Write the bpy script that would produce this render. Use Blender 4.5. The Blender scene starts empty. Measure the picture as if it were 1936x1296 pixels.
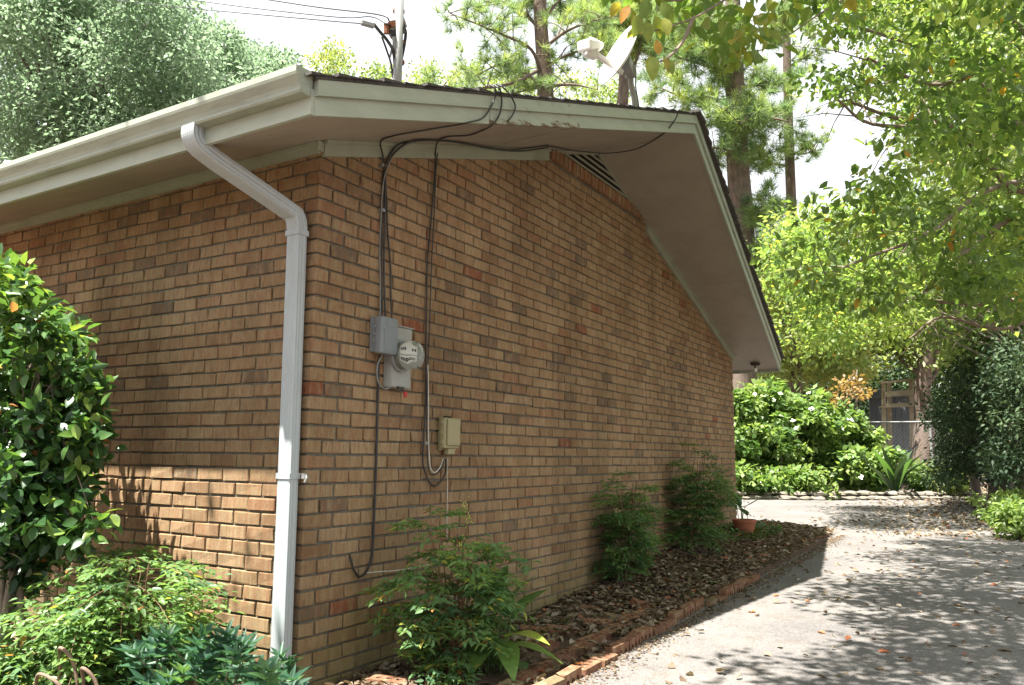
import bpy, math, random
import numpy as np
from mathutils import Vector, Matrix
random.seed(7)
RNG = np.random.default_rng(11)
SC = bpy.context.scene
COL = SC.collection
PI = math.pi

# ------------------------------------------------------------------ camera
YAW, PITCH, ROLL = 0.544102383, 0.141579268, 0.0101119
FPX = 1507.739
CAM = np.array([2.89808559, -2.85989566, 1.09037244])
BH = 0.0726219      # brick course height
BL = 0.2032         # brick pitch

def cam_axes():
    cy, sy = math.cos(YAW), math.sin(YAW)
    f = np.array([-sy * math.cos(PITCH), cy * math.cos(PITCH), math.sin(PITCH)])
    right = np.array([cy, sy, 0.0])
    up = np.cross(right, f)
    r = right * math.cos(ROLL) + up * math.sin(ROLL)
    u = -right * math.sin(ROLL) + up * math.cos(ROLL)
    return r, u, f
CR, CU, CF = cam_axes()
cam_data = bpy.data.cameras.new('camera')
cam = bpy.data.objects.new('camera', cam_data)
COL.objects.link(cam)
M = Matrix(((CR[0], CU[0], -CF[0], CAM[0]), (CR[1], CU[1], -CF[1], CAM[1]), (CR[2], CU[2], -CF[2], CAM[2]), (0, 0, 0, 1)))
cam.matrix_world = M
cam_data.sensor_fit = 'HORIZONTAL'
cam_data.sensor_width = 36.0
cam_data.lens = 36.0 * FPX / 1936.0
cam_data.clip_start = 0.05
cam_data.clip_end = 2000
SC.camera = cam

# ------------------------------------------------------------------ light
SUN_TRAVEL = Vector((0.13, 0.40, -1.0)).normalized()
sun_el = math.asin(-SUN_TRAVEL.z)
world = bpy.data.worlds.new('World')
SC.world = world
world.use_nodes = True
nt = world.node_tree
bg = nt.nodes['Background']
sky = nt.nodes.new('ShaderNodeTexSky')
sky.sky_type = 'NISHITA'
sky.sun_disc = False
sky.sun_elevation = sun_el
to_sun = -SUN_TRAVEL
sky.sun_rotation = math.atan2(to_sun.x, to_sun.y)
sky.air_density = 1.0
sky.dust_density = 4.0
sky.ozone_density = 1.0
# thin bright cloud over most of the sky
_tc = nt.nodes.new('ShaderNodeTexCoord'); _nz = nt.nodes.new('ShaderNodeTexNoise')
_nz.inputs['Scale'].default_value = 2.2; _nz.inputs['Detail'].default_value = 7; _nz.inputs['Roughness'].default_value = .6
nt.links.new(_tc.outputs['Generated'], _nz.inputs['Vector'])
_rp = nt.nodes.new('ShaderNodeMapRange'); _rp.inputs[1].default_value = .36; _rp.inputs[2].default_value = .58
_rp.inputs[3].default_value = .82; _rp.inputs[4].default_value = 1.0
nt.links.new(_nz.outputs[0], _rp.inputs[0])
_mx = nt.nodes.new('ShaderNodeMix'); _mx.data_type = 'RGBA'
nt.links.new(_rp.outputs[0], _mx.inputs[0]); nt.links.new(sky.outputs[0], _mx.inputs[6])
_mx.inputs[7].default_value = (3.3, 3.4, 3.6, 1)
nt.links.new(_mx.outputs[2], bg.inputs[0])
bg.inputs[1].default_value = 0.10
sd = bpy.data.lights.new('sun', 'SUN')
sd.energy = 5.0
sd.angle = math.radians(0.53)
sd.color = (1.0, 0.95, 0.87)
sun = bpy.data.objects.new('sun', sd)
COL.objects.link(sun)
sun.rotation_euler = SUN_TRAVEL.to_track_quat('-Z', 'Y').to_euler()
SC.view_settings.view_transform = 'Standard'
SC.view_settings.look = 'None'
SC.view_settings.gamma = 1
SC.view_settings.use_curve_mapping = False
SC.view_settings.exposure = 2.15
SC.render.engine = 'CYCLES'
SC.cycles.max_bounces = 8
SC.cycles.diffuse_bounces = 4
SC.cycles.transmission_bounces = 6
SC.cycles.transparent_max_bounces = 8

# ------------------------------------------------------------------ measuring helpers
def ray(x, y):
    return (x - 968) / FPX * CR - (y - 648) / FPX * CU + CF
def at(x, y, d):
    return CAM + ray(x, y) * d
def onx(x, y, v=0.0):
    d = ray(x, y); return CAM + d * ((v - CAM[0]) / d[0])
def ony(x, y, v=0.0):
    d = ray(x, y); return CAM + d * ((v - CAM[1]) / d[1])
def onz(x, y, v=0.0):
    d = ray(x, y); return CAM + d * ((v - CAM[2]) / d[2])
def proj(P):
    P = np.asarray(P, float) - CAM
    z = P @ CF
    return 968 + FPX * (P @ CR) / z, 648 - FPX * (P @ CU) / z, z

# ------------------------------------------------------------------ ground heights
def drive_z(y):
    return -0.03 + 0.015 * np.clip(y, 0, 22)
def bed_z(x, y):
    t = np.clip(1 - x / 0.97, 0, 1)
    wz = np.interp(y, [0, 2.2, 3.45, 4.85, 7.5, 9], [-0.045, -0.04, 0.05, 0.16, 0.25, 0.2])
    ez = drive_z(y) + 0.025
    return ez + (wz - ez) * (t ** 0.8)
def gz(x, y):
    return bed_z(x, y) if (0 <= x <= 0.97 and 0 < y < 8.6) else float(drive_z(y))

# ------------------------------------------------------------------ mesh helpers
class MB:
    def __init__(s):
        s.v = []; s.f = []; s.t = []
    def add(s, vs, fs, tone=0.5):
        n = len(s.v)
        s.v.extend([tuple(map(float, p)) for p in vs])
        s.f.extend([tuple(n + i for i in f) for f in fs])
        s.t.extend([tone] * len(vs))
    def box(s, a, b, tone=0.5):
        x0, y0, z0 = a; x1, y1, z1 = b
        s.add([(x0,y0,z0),(x1,y0,z0),(x1,y1,z0),(x0,y1,z0),(x0,y0,z1),(x1,y0,z1),(x1,y1,z1),(x0,y1,z1)],
              [(0,3,2,1),(4,5,6,7),(0,1,5,4),(1,2,6,5),(2,3,7,6),(3,0,4,7)], tone)
    def hexa(s, p, tone=0.5):      # 8 points: bottom ring, top ring
        s.add(p, [(0,3,2,1),(4,5,6,7),(0,1,5,4),(1,2,6,5),(2,3,7,6),(3,0,4,7)], tone)
    def beam(s, a, b, w, h, up=(0,0,1), tone=0.5):
        a = Vector(a); b = Vector(b); d = (b - a).normalized(); up = Vector(up)
        sx = d.cross(up)
        if sx.length < 1e-4: sx = d.cross(Vector((1,0,0)))
        sx.normalize(); sz = sx.cross(d)
        c = []
        for p in (a, b):
            for i, j in ((-1,-1),(1,-1),(1,1),(-1,1)):
                c.append(p + sx * (w/2*i) + sz * (h/2*j))
        s.hexa(c, tone)
    def tube(s, pts, r, n=6, caps=True, tone=0.5):
        pts = [Vector(p) for p in pts]
        if not hasattr(r, '__len__'): r = [r] * len(pts)
        rings = []; prev = None
        base = len(s.v); V = []
        for i, p in enumerate(pts):
            d = (pts[min(i+1, len(pts)-1)] - pts[max(i-1, 0)])
            if d.length < 1e-9: d = Vector((0,0,1))
            d.normalize()
            if prev is None:
                prev = d.orthogonal().normalized()
            prev = (prev - d * prev.dot(d))
            if prev.length < 1e-6: prev = d.orthogonal()
            prev.normalize(); q = d.cross(prev)
            for k in range(n):
                a = 2*PI*k/n
                V.append(p + (prev*math.cos(a) + q*math.sin(a)) * r[i])
        F = []
        for i in range(len(pts)-1):
            for k in range(n):
                a = i*n+k; b = i*n+(k+1) % n
                F.append((a, b, b+n, a+n))
        if caps:
            F.append(tuple(reversed(range(n)))); F.append(tuple((len(pts)-1)*n+k for k in range(n)))
        s.add(V, F, tone)
    def lathe(s, prof, M, n=20, tone=0.5):   # prof: (r, h) along local z
        V = []; F = []
        for r, h in prof:
            for k in range(n):
                a = 2*PI*k/n
                V.append(M @ Vector((r*math.cos(a), r*math.sin(a), h)))
        for i in range(len(prof)-1):
            for k in range(n):
                F.append((i*n+k, i*n+(k+1) % n, (i+1)*n+(k+1) % n, (i+1)*n+k))
        F.append(tuple(reversed(range(n)))); F.append(tuple((len(prof)-1)*n+k for k in range(n)))
        s.add(V, F, tone)
    def build(s, name, mat, parent=None, smooth=False, bevel=0):
        return mk(name, s.v, s.f, mat, parent, s.t, smooth, bevel)

def mk(name, V, F, mat, parent=None, tone=None, smooth=False, bevel=0):
    me = bpy.data.meshes.new(name)
    if isinstance(F, np.ndarray):
        V = np.asarray(V, np.float32)
        me.vertices.add(len(V)); me.vertices.foreach_set('co', V.ravel())
        nf, k = F.shape
        me.loops.add(nf*k); me.loops.foreach_set('vertex_index', F.astype(np.int32).ravel())
        me.polygons.add(nf)
        me.polygons.foreach_set('loop_start', np.arange(0, nf*k, k, dtype=np.int32))
        me.update(calc_edges=True)
    else:
        me.from_pydata([tuple(p) for p in V], [], F)
    if tone is not None:
        at_ = me.attributes.new('tone', 'FLOAT', 'POINT')
        at_.data.foreach_set('value', np.asarray(tone, np.float32))
    if smooth:
        me.polygons.foreach_set('use_smooth', np.ones(len(me.polygons), dtype=bool))
    if mat: me.materials.append(mat)
    me.validate()
    o = bpy.data.objects.new(name, me); COL.objects.link(o)
    if parent is not None: adopt(o, parent)
    if bevel:
        m = o.modifiers.new('bevel', 'BEVEL'); m.width = bevel; m.segments = 2; m.limit_method = 'ANGLE'
    return o
def wloc(o):
    p = Vector(o.location); q = o.parent
    while q is not None:
        p += Vector(q.matrix_parent_inverse.translation if False else (0,0,0)); break
    return p
def adopt(o, parent):
    o.parent = parent
    o.matrix_parent_inverse = Matrix.Translation(-Vector(parent.get('wpos', (0,0,0))))
def tag(o, label, cat, group=None, kind=None):
    if label: o['label'] = label
    if cat: o['category'] = cat
    if group: o['group'] = group
    if kind: o['kind'] = kind
    return o
def thing(name, label, cat, loc=(0,0,0), group=None):
    o = bpy.data.objects.new(name, None); COL.objects.link(o)
    o.location = loc; o['wpos'] = [float(c) for c in loc]; o.empty_display_size = 0.1
    return tag(o, label, cat, group)
def smooth_path(P, n=6):
    P = [Vector(p) for p in P]
    Q = [P[0]*2-P[1]] + P + [P[-1]*2-P[-2]]
    out = []
    for i in range(1, len(Q)-2):
        a, b, c, d = Q[i-1], Q[i], Q[i+1], Q[i+2]
        for k in range(n):
            t = k/n
            out.append(0.5*((2*b) + (c-a)*t + (2*a-5*b+4*c-d)*t*t + (3*b-a-3*c+d)*t**3))
    out.append(P[-1]); return out

# ------------------------------------------------------------------ materials
def mat(name):
    m = bpy.data.materials.new(name); m.use_nodes = True
    n = m.node_tree.nodes; return m, n, m.node_tree.links, n['Principled BSDF']
def N(n, t, **k):
    o = n.new(t)
    for a, b in k.items(): setattr(o, a, b)
    return o
def noise(n, l, vec, scale, detail=4, rough=0.6):
    t = n.new('ShaderNodeTexNoise'); t.inputs['Scale'].default_value = scale
    t.inputs['Detail'].default_value = detail; t.inputs['Roughness'].default_value = rough
    if vec is not None: l.new(vec, t.inputs['Vector'])
    return t
def ramp(n, l, fac, stops, interp='LINEAR'):
    r = n.new('ShaderNodeValToRGB'); e = r.color_ramp.elements; r.color_ramp.interpolation = interp
    while len(e) > 1: e.remove(e[-1])
    e[0].position = stops[0][0]; e[0].color = (*stops[0][1], 1)
    for p, c in stops[1:]:
        q = e.new(p); q.color = (*c, 1)
    l.new(fac, r.inputs[0]); return r
def mixc(n, l, fac, a, b, mode='MIX'):
    m = n.new('ShaderNodeMix'); m.data_type = 'RGBA'; m.blend_type = mode
    if hasattr(fac, 'links'): l.new(fac, m.inputs[0])
    else: m.inputs[0].default_value = fac
    for s, x in ((6, a), (7, b)):
        if hasattr(x, 'links'): l.new(x, m.inputs[s])
        else: m.inputs[s].default_value = (*x, 1)
    return m.outputs[2]
def bump(n, l, h, b, strength=0.3, dist=0.01):
    k = n.new('ShaderNodeBump'); k.inputs['Strength'].default_value = strength; k.inputs['Distance'].default_value = dist
    l.new(h, k.inputs['Height']); l.new(k.outputs[0], b.inputs['Normal']); return k
def geo(n): return n.new('ShaderNodeNewGeometry').outputs['Position']
def mapping(n, l, vec, scale, rot=(0,0,0)):
    m = n.new('ShaderNodeMapping'); m.inputs['Scale'].default_value = scale; m.inputs['Rotation'].default_value = rot
    l.new(vec, m.inputs['Vector']); return m.outputs[0]
def mathn(n, l, op, a, b=None, clamp=False):
    m = n.new('ShaderNodeMath'); m.operation = op; m.use_clamp = clamp
    for i, x in enumerate((a, b)):
        if x is None: continue
        if hasattr(x, 'links'): l.new(x, m.inputs[i])
        else: m.inputs[i].default_value = x
    return m.outputs[0]

def brick_mat(name='brick_clay', shift=(1,1,1), edging=False):
    m, n, l, b = mat(name)
    a = N(n, 'ShaderNodeAttribute', attribute_name='tone')
    P = geo(n)
    if edging:
        r = ramp(n, l, a.outputs['Fac'], [(0,(.14,.055,.037)),(.35,(.17,.08,.052)),(.6,(.12,.058,.042)),(.8,(.20,.125,.075)),(.93,(.09,.10,.06)),(1,(.16,.065,.042))])
    else:
        r = ramp(n, l, a.outputs['Fac'], [(0,(.23,.152,.086)),(.2,(.28,.196,.108)),(.45,(.325,.238,.135)),(.65,(.37,.282,.170)),(.80,(.32,.207,.118)),(.88,(.29,.163,.094)),(.905,(.155,.130,.092)),(.955,(.125,.108,.078)),(.97,(.21,.072,.042)),(1,(.24,.070,.036))])
    # vertical drag streaks of wire cut clay
    st = noise(n, l, mapping(n, l, P, (55, 55, 9)), 1.0, 5, .65)
    c = mixc(n, l, ramp(n, l, st.outputs[0], [(.40,(0,0,0)),(.62,(.72,.72,.72))]).outputs[0], r.outputs[0], (.27,.135,.072))
    st2 = noise(n, l, mapping(n, l, P, (21, 21, 7)), 1.0, 4, .6)
    c = mixc(n, l, ramp(n, l, st2.outputs[0], [(.47,(0,0,0)),(.68,(.62,.62,.62))]).outputs[0], c, (.36,.27,.165))
    st3 = noise(n, l, mapping(n, l, P, (34, 34, 16), (.3,.2,.1)), 1.0, 6, .7)
    c = mixc(n, l, ramp(n, l, st3.outputs[0], [(.56,(0,0,0)),(.70,(.6,.6,.6))]).outputs[0], c, (.125,.088,.052))
    fine = noise(n, l, P, 160, 3, .7)
    c = mixc(n, l, ramp(n, l, fine.outputs[0], [(.30,(.55,.55,.55)),(.46,(0,0,0))]).outputs[0], c, (.09,.062,.04))
    big = noise(n, l, P, 2.1, 4, .6)
    c = mixc(n, l, 1.0, c, ramp(n, l, big.outputs[0], [(.3,(.86,.84,.82)),(.7,(1.06,1.05,1.03))]).outputs[0], 'MULTIPLY')
    if not edging:
        ws = noise(n, l, mapping(n, l, P, (2.6, 2.6, .45)), 1.0, 6, .62)
        c = mixc(n, l, 1.0, c, ramp(n, l, ws.outputs[0], [(.36,(.74,.72,.70)),(.60,(1.04,1.04,1.03))]).outputs[0], 'MULTIPLY')
        # algae stain on the lowest courses
        sp = n.new('ShaderNodeSeparateXYZ'); l.new(P, sp.inputs[0])
        g = noise(n, l, P, 3.0, 5, .6)
        h = mathn(n, l, 'SUBTRACT', 0.42, sp.outputs[2])
        h = mathn(n, l, 'ADD', h, mathn(n, l, 'MULTIPLY', mathn(n, l, 'SUBTRACT', g.outputs[0], .55), .9))
        h = mathn(n, l, 'MULTIPLY', h, 1.6, True)
        c = mixc(n, l, mathn(n, l, 'MULTIPLY', h, .75), c, (.12,.135,.05))
        # pale bloom in spots
        w = noise(n, l, P, 17, 5, .7)
        c = mixc(n, l, ramp(n, l, w.outputs[0], [(.66,(0,0,0)),(.78,(.4,.4,.4))]).outputs[0], c, (.36,.33,.28))
    l.new(c, b.inputs['Base Color']); b.inputs['Roughness'].default_value = .92
    b.inputs['Specular IOR Level'].default_value = .2
    hh = mathn(n, l, 'ADD', st.outputs[0], mathn(n, l, 'MULTIPLY', fine.outputs[0], .7))
    bump(n, l, hh, b, .8, .005)
    return m
MAT = {}
MAT['brick'] = brick_mat()
MAT['edge_brick'] = brick_mat('edging_clay', edging=True)

def simple(name, col, rough=.7, var=.12, scale=12, dirt=None, dirt_amt=.3, metal=0, spec=.4, bmp=.15, bscale=60, dscale=2.5, stretch=(1,1,1)):
    m, n, l, b = mat(name); P = mapping(n, l, geo(n), stretch)
    t = noise(n, l, P, scale, 5, .6)
    lo = tuple(c*(1-var) for c in col); hi = tuple(min(1, c*(1+var)) for c in col)
    c = ramp(n, l, t.outputs[0], [(.3, lo), (.7, hi)]).outputs[0]
    if dirt:
        d = noise(n, l, P, dscale, 6, .68)
        c = mixc(n, l, ramp(n, l, d.outputs[0], [(.48,(0,0,0)),(.74,(dirt_amt,)*3)]).outputs[0], c, dirt)
    l.new(c, b.inputs['Base Color']); b.inputs['Roughness'].default_value = rough
    b.inputs['Metallic'].default_value = metal; b.inputs['Specular IOR Level'].default_value = spec
    f = noise(n, l, P, bscale, 4, .6)
    bump(n, l, f.outputs[0], b, bmp, .01)
    return m
MAT['mortar'] = simple('mortar', (.15,.145,.115), .95, .3, 30, (.055,.05,.038), .5, bmp=.6, bscale=220)
MAT['soffit'] = simple('soffit_paint', (.33,.29,.235), .6, .05, 3, (.22,.19,.15), .5, bmp=.12, bscale=30, stretch=(1,1,1))
MAT['gutter'] = simple('gutter_enamel', (.30,.33,.265), .45, .06, 5, (.16,.16,.12), .6, spec=.35, bmp=.06, dscale=7, stretch=(.6,1,4))
MAT['spout'] = simple('downspout_enamel', (.38,.42,.43), .42, .05, 4, (.22,.22,.19), .5, spec=.35, bmp=.05, dscale=4, stretch=(2,2,.6))
MAT['shingle'] = simple('asphalt_shingle', (.075,.07,.065), .95, .4, 40, (.16,.14,.12), .6, bmp=.8, bscale=300)
MAT['slat'] = simple('louver_paint', (.30,.31,.25), .6, .1, 9, (.25,.24,.18), .6, bmp=.1)
MAT['black'] = simple('flat_black', (.012,.012,.011), .95, .2, 9)
MAT['cable'] = simple('black_cable', (.018,.018,.018), .5, .3, 30, (.09,.085,.075), .6, spec=.5, bmp=.1)
MAT['cable_grey'] = simple('grey_cable', (.19,.20,.185), .6, .2, 30, spec=.4)
MAT['cable_white'] = simple('white_cable', (.55,.52,.45), .6, .2, 30, spec=.4)
MAT['greybox'] = simple('grey_plastic', (.19,.215,.225), .55, .07, 6, (.17,.18,.17), .5, spec=.4, bmp=.05)
MAT['beigebox'] = simple('beige_plastic', (.30,.265,.145), .5, .08, 6, (.25,.21,.12), .5, spec=.4, bmp=.05)
MAT['galv'] = simple('galvanised_steel', (.25,.255,.25), .5, .14, 14, (.22,.2,.17), .5, metal=.25, spec=.5, bmp=.1)
MAT['plate'] = simple('meter_box_paint', (.31,.32,.295), .55, .1, 9, (.2,.17,.12), .5, bmp=.08)
MAT['red'] = simple('red_tag', (.42,.03,.03), .4, .1, 9)
MAT['rust'] = simple('rusty_clamp', (.20,.08,.04), .8, .3, 30)
MAT['dish'] = simple('dish_enamel', (.80,.79,.76), .4, .03, 5, (.6,.58,.52), .4, spec=.5, bmp=.03)
MAT['dish_arm'] = simple('dish_arm_grey', (.60,.57,.55), .5, .04, 5, (.4,.38,.34), .4, spec=.5, bmp=.03)
MAT['bark'] = simple('grey_bark', (.17,.145,.115), .95, .35, 14, (.25,.24,.19), .6, bmp=.9, bscale=26, stretch=(1,1,.35))
MAT['pinebark'] = simple('pine_bark', (.13,.095,.075), .95, .4, 9, (.20,.16,.135), .7, bmp=1, bscale=16, stretch=(1,1,.4))
MAT['twig'] = simple('twig_bark', (.20,.16,.12), .9, .3, 20, (.3,.28,.22), .5, bmp=.3)
MAT['redcane'] = simple('nandina_cane', (.15,.09,.05), .9, .3, 20, bmp=.3)
MAT['wood'] = simple('weathered_wood', (.34,.29,.21), .9, .2, 8, (.18,.17,.11), .6, bmp=.5, bscale=40, stretch=(1,1,1))
MAT['shed'] = simple('grey_shed_panel', (.10,.115,.13), .8, .15, 8, (.06,.065,.06), .5)
MAT['stone'] = simple('field_stone', (.19,.17,.14), .95, .35, 5, (.09,.09,.055), .8, bmp=.9, bscale=22)
MAT['pot'] = simple('terracotta', (.36,.12,.065), .9, .15, 9, (.2,.14,.09), .5)
MAT['bronze'] = simple('bronze_fixture', (.06,.045,.035), .5, .2, 20, metal=.5)
MAT['rustwire'] = simple('rusty_wire', (.17,.115,.08), .8, .3, 30, (.28,.2,.15), .5)
MAT['berry'] = simple('unripe_berry', (.42,.45,.10), .5, .25, 60)

# painted fascia with rot
def fascia_mat():
    m, n, l, b = mat('fascia_paint'); P = geo(n)
    t = noise(n, l, mapping(n, l, P, (1,1,3)), 6, 5, .6)
    c = ramp(n, l, t.outputs[0], [(.3,(.31,.345,.275)),(.7,(.375,.41,.335))]).outputs[0]
    sp = n.new('ShaderNodeSeparateXYZ'); l.new(P, sp.inputs[0])
    # rot lives on one stretch of the lower board
    yy = sp.outputs[1]
    win = mathn(n, l, 'MULTIPLY', mathn(n, l, 'GREATER_THAN', yy, .62), mathn(n, l, 'LESS_THAN', yy, 1.55))
    low = mathn(n, l, 'SUBTRACT', sp.outputs[2], mathn(n, l, 'ADD', mathn(n, l, 'MULTIPLY', yy, .325), 2.70))
    edge = mathn(n, l, 'MULTIPLY', mathn(n, l, 'SUBTRACT', .034, low), 9.0, True)
    r = noise(n, l, mapping(n, l, P, (9, 9, 30)), 1.0, 5, .7)
    rot = mathn(n, l, 'MULTIPLY', mathn(n, l, 'ADD', mathn(n, l, 'SUBTRACT', r.outputs[0], .60), mathn(n, l, 'MULTIPLY', edge, .45)), 9.0, True)
    rot = mathn(n, l, 'MULTIPLY', rot, win)
    c = mixc(n, l, rot, c, ramp(n, l, noise(n, l, P, 60, 3).outputs[0], [(.35,(.03,.022,.015)),(.65,(.25,.15,.07))]).outputs[0])
    d = noise(n, l, mapping(n, l, P, (8,8,40)), 1.0, 6, .7)
    c = mixc(n, l, ramp(n, l, d.outputs[0], [(.66,(0,0,0)),(.70,(.6,.6,.6))]).outputs[0], c, (.25,.24,.18))
    l.new(c, b.inputs['Base Color']); b.inputs['Roughness'].default_value = .55
    bump(n, l, d.outputs[0], b, .15, .005)
    return m
MAT['fascia'] = fascia_mat()
MAT['frieze'] = simple('frieze_paint', (.30,.33,.25), .6, .06, 6, (.17,.17,.13), .5, bmp=.08)

def asphalt_mat():
    m, n, l, b = mat('worn_asphalt'); P = geo(n)
    v = N(n, 'ShaderNodeTexVoronoi'); v.inputs['Scale'].default_value = 95; l.new(P, v.inputs['Vector'])
    f = noise(n, l, P, 130, 4, .7)
    c = ramp(n, l, v.outputs['Color'], [(0,(.095,.091,.089)),(.5,(.152,.146,.142)),(1,(.24,.23,.22))]).outputs[0]
    c = mixc(n, l, .45, c, ramp(n, l, f.outputs[0], [(.35,(.08,.077,.076)),(.65,(.21,.20,.19))]).outputs[0])
    g = noise(n, l, P, 1.3, 6, .6)
    c = mixc(n, l, 1.0, c, ramp(n, l, g.outputs[0], [(.3,(.78,.77,.78)),(.7,(1.15,1.12,1.08))]).outputs[0], 'MULTIPLY')
    # brown duff washed over it
    d = noise(n, l, P, 4.2, 7, .72)
    c = mixc(n, l, ramp(n, l, d.outputs[0], [(.54,(0,0,0)),(.70,(.5,.5,.5))]).outputs[0], c, (.10,.075,.055))
    # hairline cracks
    k = N(n, 'ShaderNodeTexVoronoi', feature='DISTANCE_TO_EDGE'); k.inputs['Scale'].default_value = .9
    wv = n.new('ShaderNodeVectorMath'); wv.operation = 'ADD'; wn = noise(n, l, P, 3, 4)
    l.new(P, wv.inputs[0]); l.new(wn.outputs['Color'], wv.inputs[1]); l.new(wv.outputs[0], k.inputs['Vector'])
    c = mixc(n, l, ramp(n, l, k.outputs['Distance'], [(.0,(.6,.6,.6)),(.006,(0,0,0))]).outputs[0], c, (.05,.045,.04))
    l.new(c, b.inputs['Base Color']); b.inputs['Roughness'].default_value = .9
    b.inputs['Specular IOR Level'].default_value = .25
    h = mathn(n, l, 'ADD', v.outputs['Distance'], f.outputs[0])
    bump(n, l, h, b, .6, .006)
    return m
MAT['asphalt'] = asphalt_mat()
def soil_mat():
    m, n, l, b = mat('soil'); P = geo(n)
    f = noise(n, l, P, 45, 8, .75)
    c = ramp(n, l, f.outputs[0], [(.3,(.045,.03,.02)),(.5,(.10,.062,.04)),(.7,(.19,.12,.075))]).outputs[0]
    g = noise(n, l, P, 5, 5)
    c = mixc(n, l, ramp(n, l, g.outputs[0], [(.5,(0,0,0)),(.7,(.5,.5,.5))]).outputs[0], c, (.14,.065,.04))
    l.new(c, b.inputs['Base Color']); b.inputs['Roughness'].default_value = 1
    bump(n, l, f.outputs[0], b, .9, .02)
    return m
MAT['soil'] = soil_mat()

def leaf_mat(name, stops, trans=.35, rough=.45, spec=.4, tcol=None, tscale=1.6):
    m, n, l, b = mat(name)
    a = N(n, 'ShaderNodeAttribute', attribute_name='tone')
    c = ramp(n, l, a.outputs['Fac'], stops).outputs[0]
    P = geo(n)
    v = noise(n, l, P, 40, 2, .5)
    c = mixc(n, l, 1.0, c, ramp(n, l, v.outputs[0], [(.3,(.82,.84,.8)),(.7,(1.12,1.1,1.1))]).outputs[0], 'MULTIPLY')
    l.new(c, b.inputs['Base Color']); b.inputs['Roughness'].default_value = rough
    b.inputs['Specular IOR Level'].default_value = spec
    t = n.new('ShaderNodeBsdfTranslucent')
    tc = mixc(n, l, 1.0, c, (tcol or (tscale*1.15, tscale*1.15, tscale*.6))[:3], 'MULTIPLY')
    l.new(tc, t.inputs[0])
    mx = n.new('ShaderNodeMixShader'); mx.inputs[0].default_value = trans
    l.new(b.outputs[0], mx.inputs[1]); l.new(t.outputs[0], mx.inputs[2])
    l.new(mx.outputs[0], n['Material Output'].inputs[0])
    return m
G = lambda *s: list(s)
MAT['oak'] = leaf_mat('oak_leaf', G((0,(.15,.20,.13)),(.5,(.21,.28,.18)),(1,(.28,.35,.25))), .55, .45, .5, (1.35,1.5,1.3,1))  # haze put into the colour: leaves painted paler, no haze built
MAT['bgleaf'] = leaf_mat('wood_leaf', G((0,(.09,.145,.05)),(.5,(.17,.24,.08)),(.9,(.28,.33,.12)),(1,(.34,.30,.09))), .4, .42, .5)
MAT['shrub'] = leaf_mat('shrub_leaf', G((0,(.06,.12,.035)),(.5,(.13,.22,.065)),(1,(.24,.32,.11))), .4, .35, .6)
MAT['darkleaf'] = leaf_mat('evergreen_leaf', G((0,(.025,.048,.025)),(.6,(.048,.08,.04)),(1,(.08,.12,.055))), .15, .55, .2)
MAT['dogwood'] = leaf_mat('dogwood_leaf', G((0,(.07,.125,.04)),(.5,(.14,.215,.07)),(.92,(.25,.32,.10)),(.935,(.36,.30,.05)),(1,(.45,.20,.05))), .6, .45, .4)
MAT['yellowleaf'] = leaf_mat('turning_leaf', G((0,(.11,.19,.04)),(.5,(.24,.26,.05)),(1,(.50,.22,.05))), .45, .45, .4)
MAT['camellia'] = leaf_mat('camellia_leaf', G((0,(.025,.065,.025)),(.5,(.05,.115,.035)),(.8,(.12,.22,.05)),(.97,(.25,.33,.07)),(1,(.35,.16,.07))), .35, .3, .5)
MAT['nandina'] = leaf_mat('nandina_leaf', G((0,(.05,.11,.055)),(.5,(.10,.19,.085)),(.91,(.15,.25,.08)),(.93,(.34,.34,.08)),(1,(.40,.13,.06))), .4, .4, .35)
MAT['leuco'] = leaf_mat('pointed_leaf', G((0,(.03,.085,.05)),(.5,(.055,.14,.075)),(1,(.12,.22,.08))), .35, .42, .35)
MAT['lily'] = leaf_mat('broad_leaf', G((0,(.045,.11,.04)),(.6,(.11,.22,.06)),(1,(.24,.32,.06))), .3, .3, .55)
MAT['pine'] = leaf_mat('pine_needle', G((0,(.10,.165,.10)),(.5,(.17,.25,.125)),(1,(.32,.38,.13))), .45, .5, .4)
MAT['rustleaf'] = leaf_mat('rust_leaf', G((0,(.24,.15,.06)),(1,(.36,.24,.10))), .4, .5, .4)
MAT['litter'] = leaf_mat('dead_leaf', G((0,(.07,.047,.033)),(.35,(.13,.092,.064)),(.7,(.215,.168,.122)),(.92,(.31,.26,.20)),(1,(.38,.14,.07))), .12, .8, .2)
MAT['ivy'] = leaf_mat('groundcover_leaf', G((0,(.04,.08,.025)),(1,(.11,.18,.05))), .3, .4, .4)

m, n, l, b = mat('meter_glass')
b.inputs['Base Color'].default_value = (.75,.77,.72,1); b.inputs['Roughness'].default_value = .08
b.inputs['Transmission Weight'].default_value = .9; b.inputs['IOR'].default_value = 1.3
nz = noise(n, l, geo(n), 25, 3); bump(n, l, nz.outputs[0], b, .05, .002)
MAT['glass'] = m
m, n, l, b = mat('bulb_glass')
b.inputs['Base Color'].default_value = (.85,.85,.8,1); b.inputs['Roughness'].default_value = .1
MAT['bulb'] = m

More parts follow.
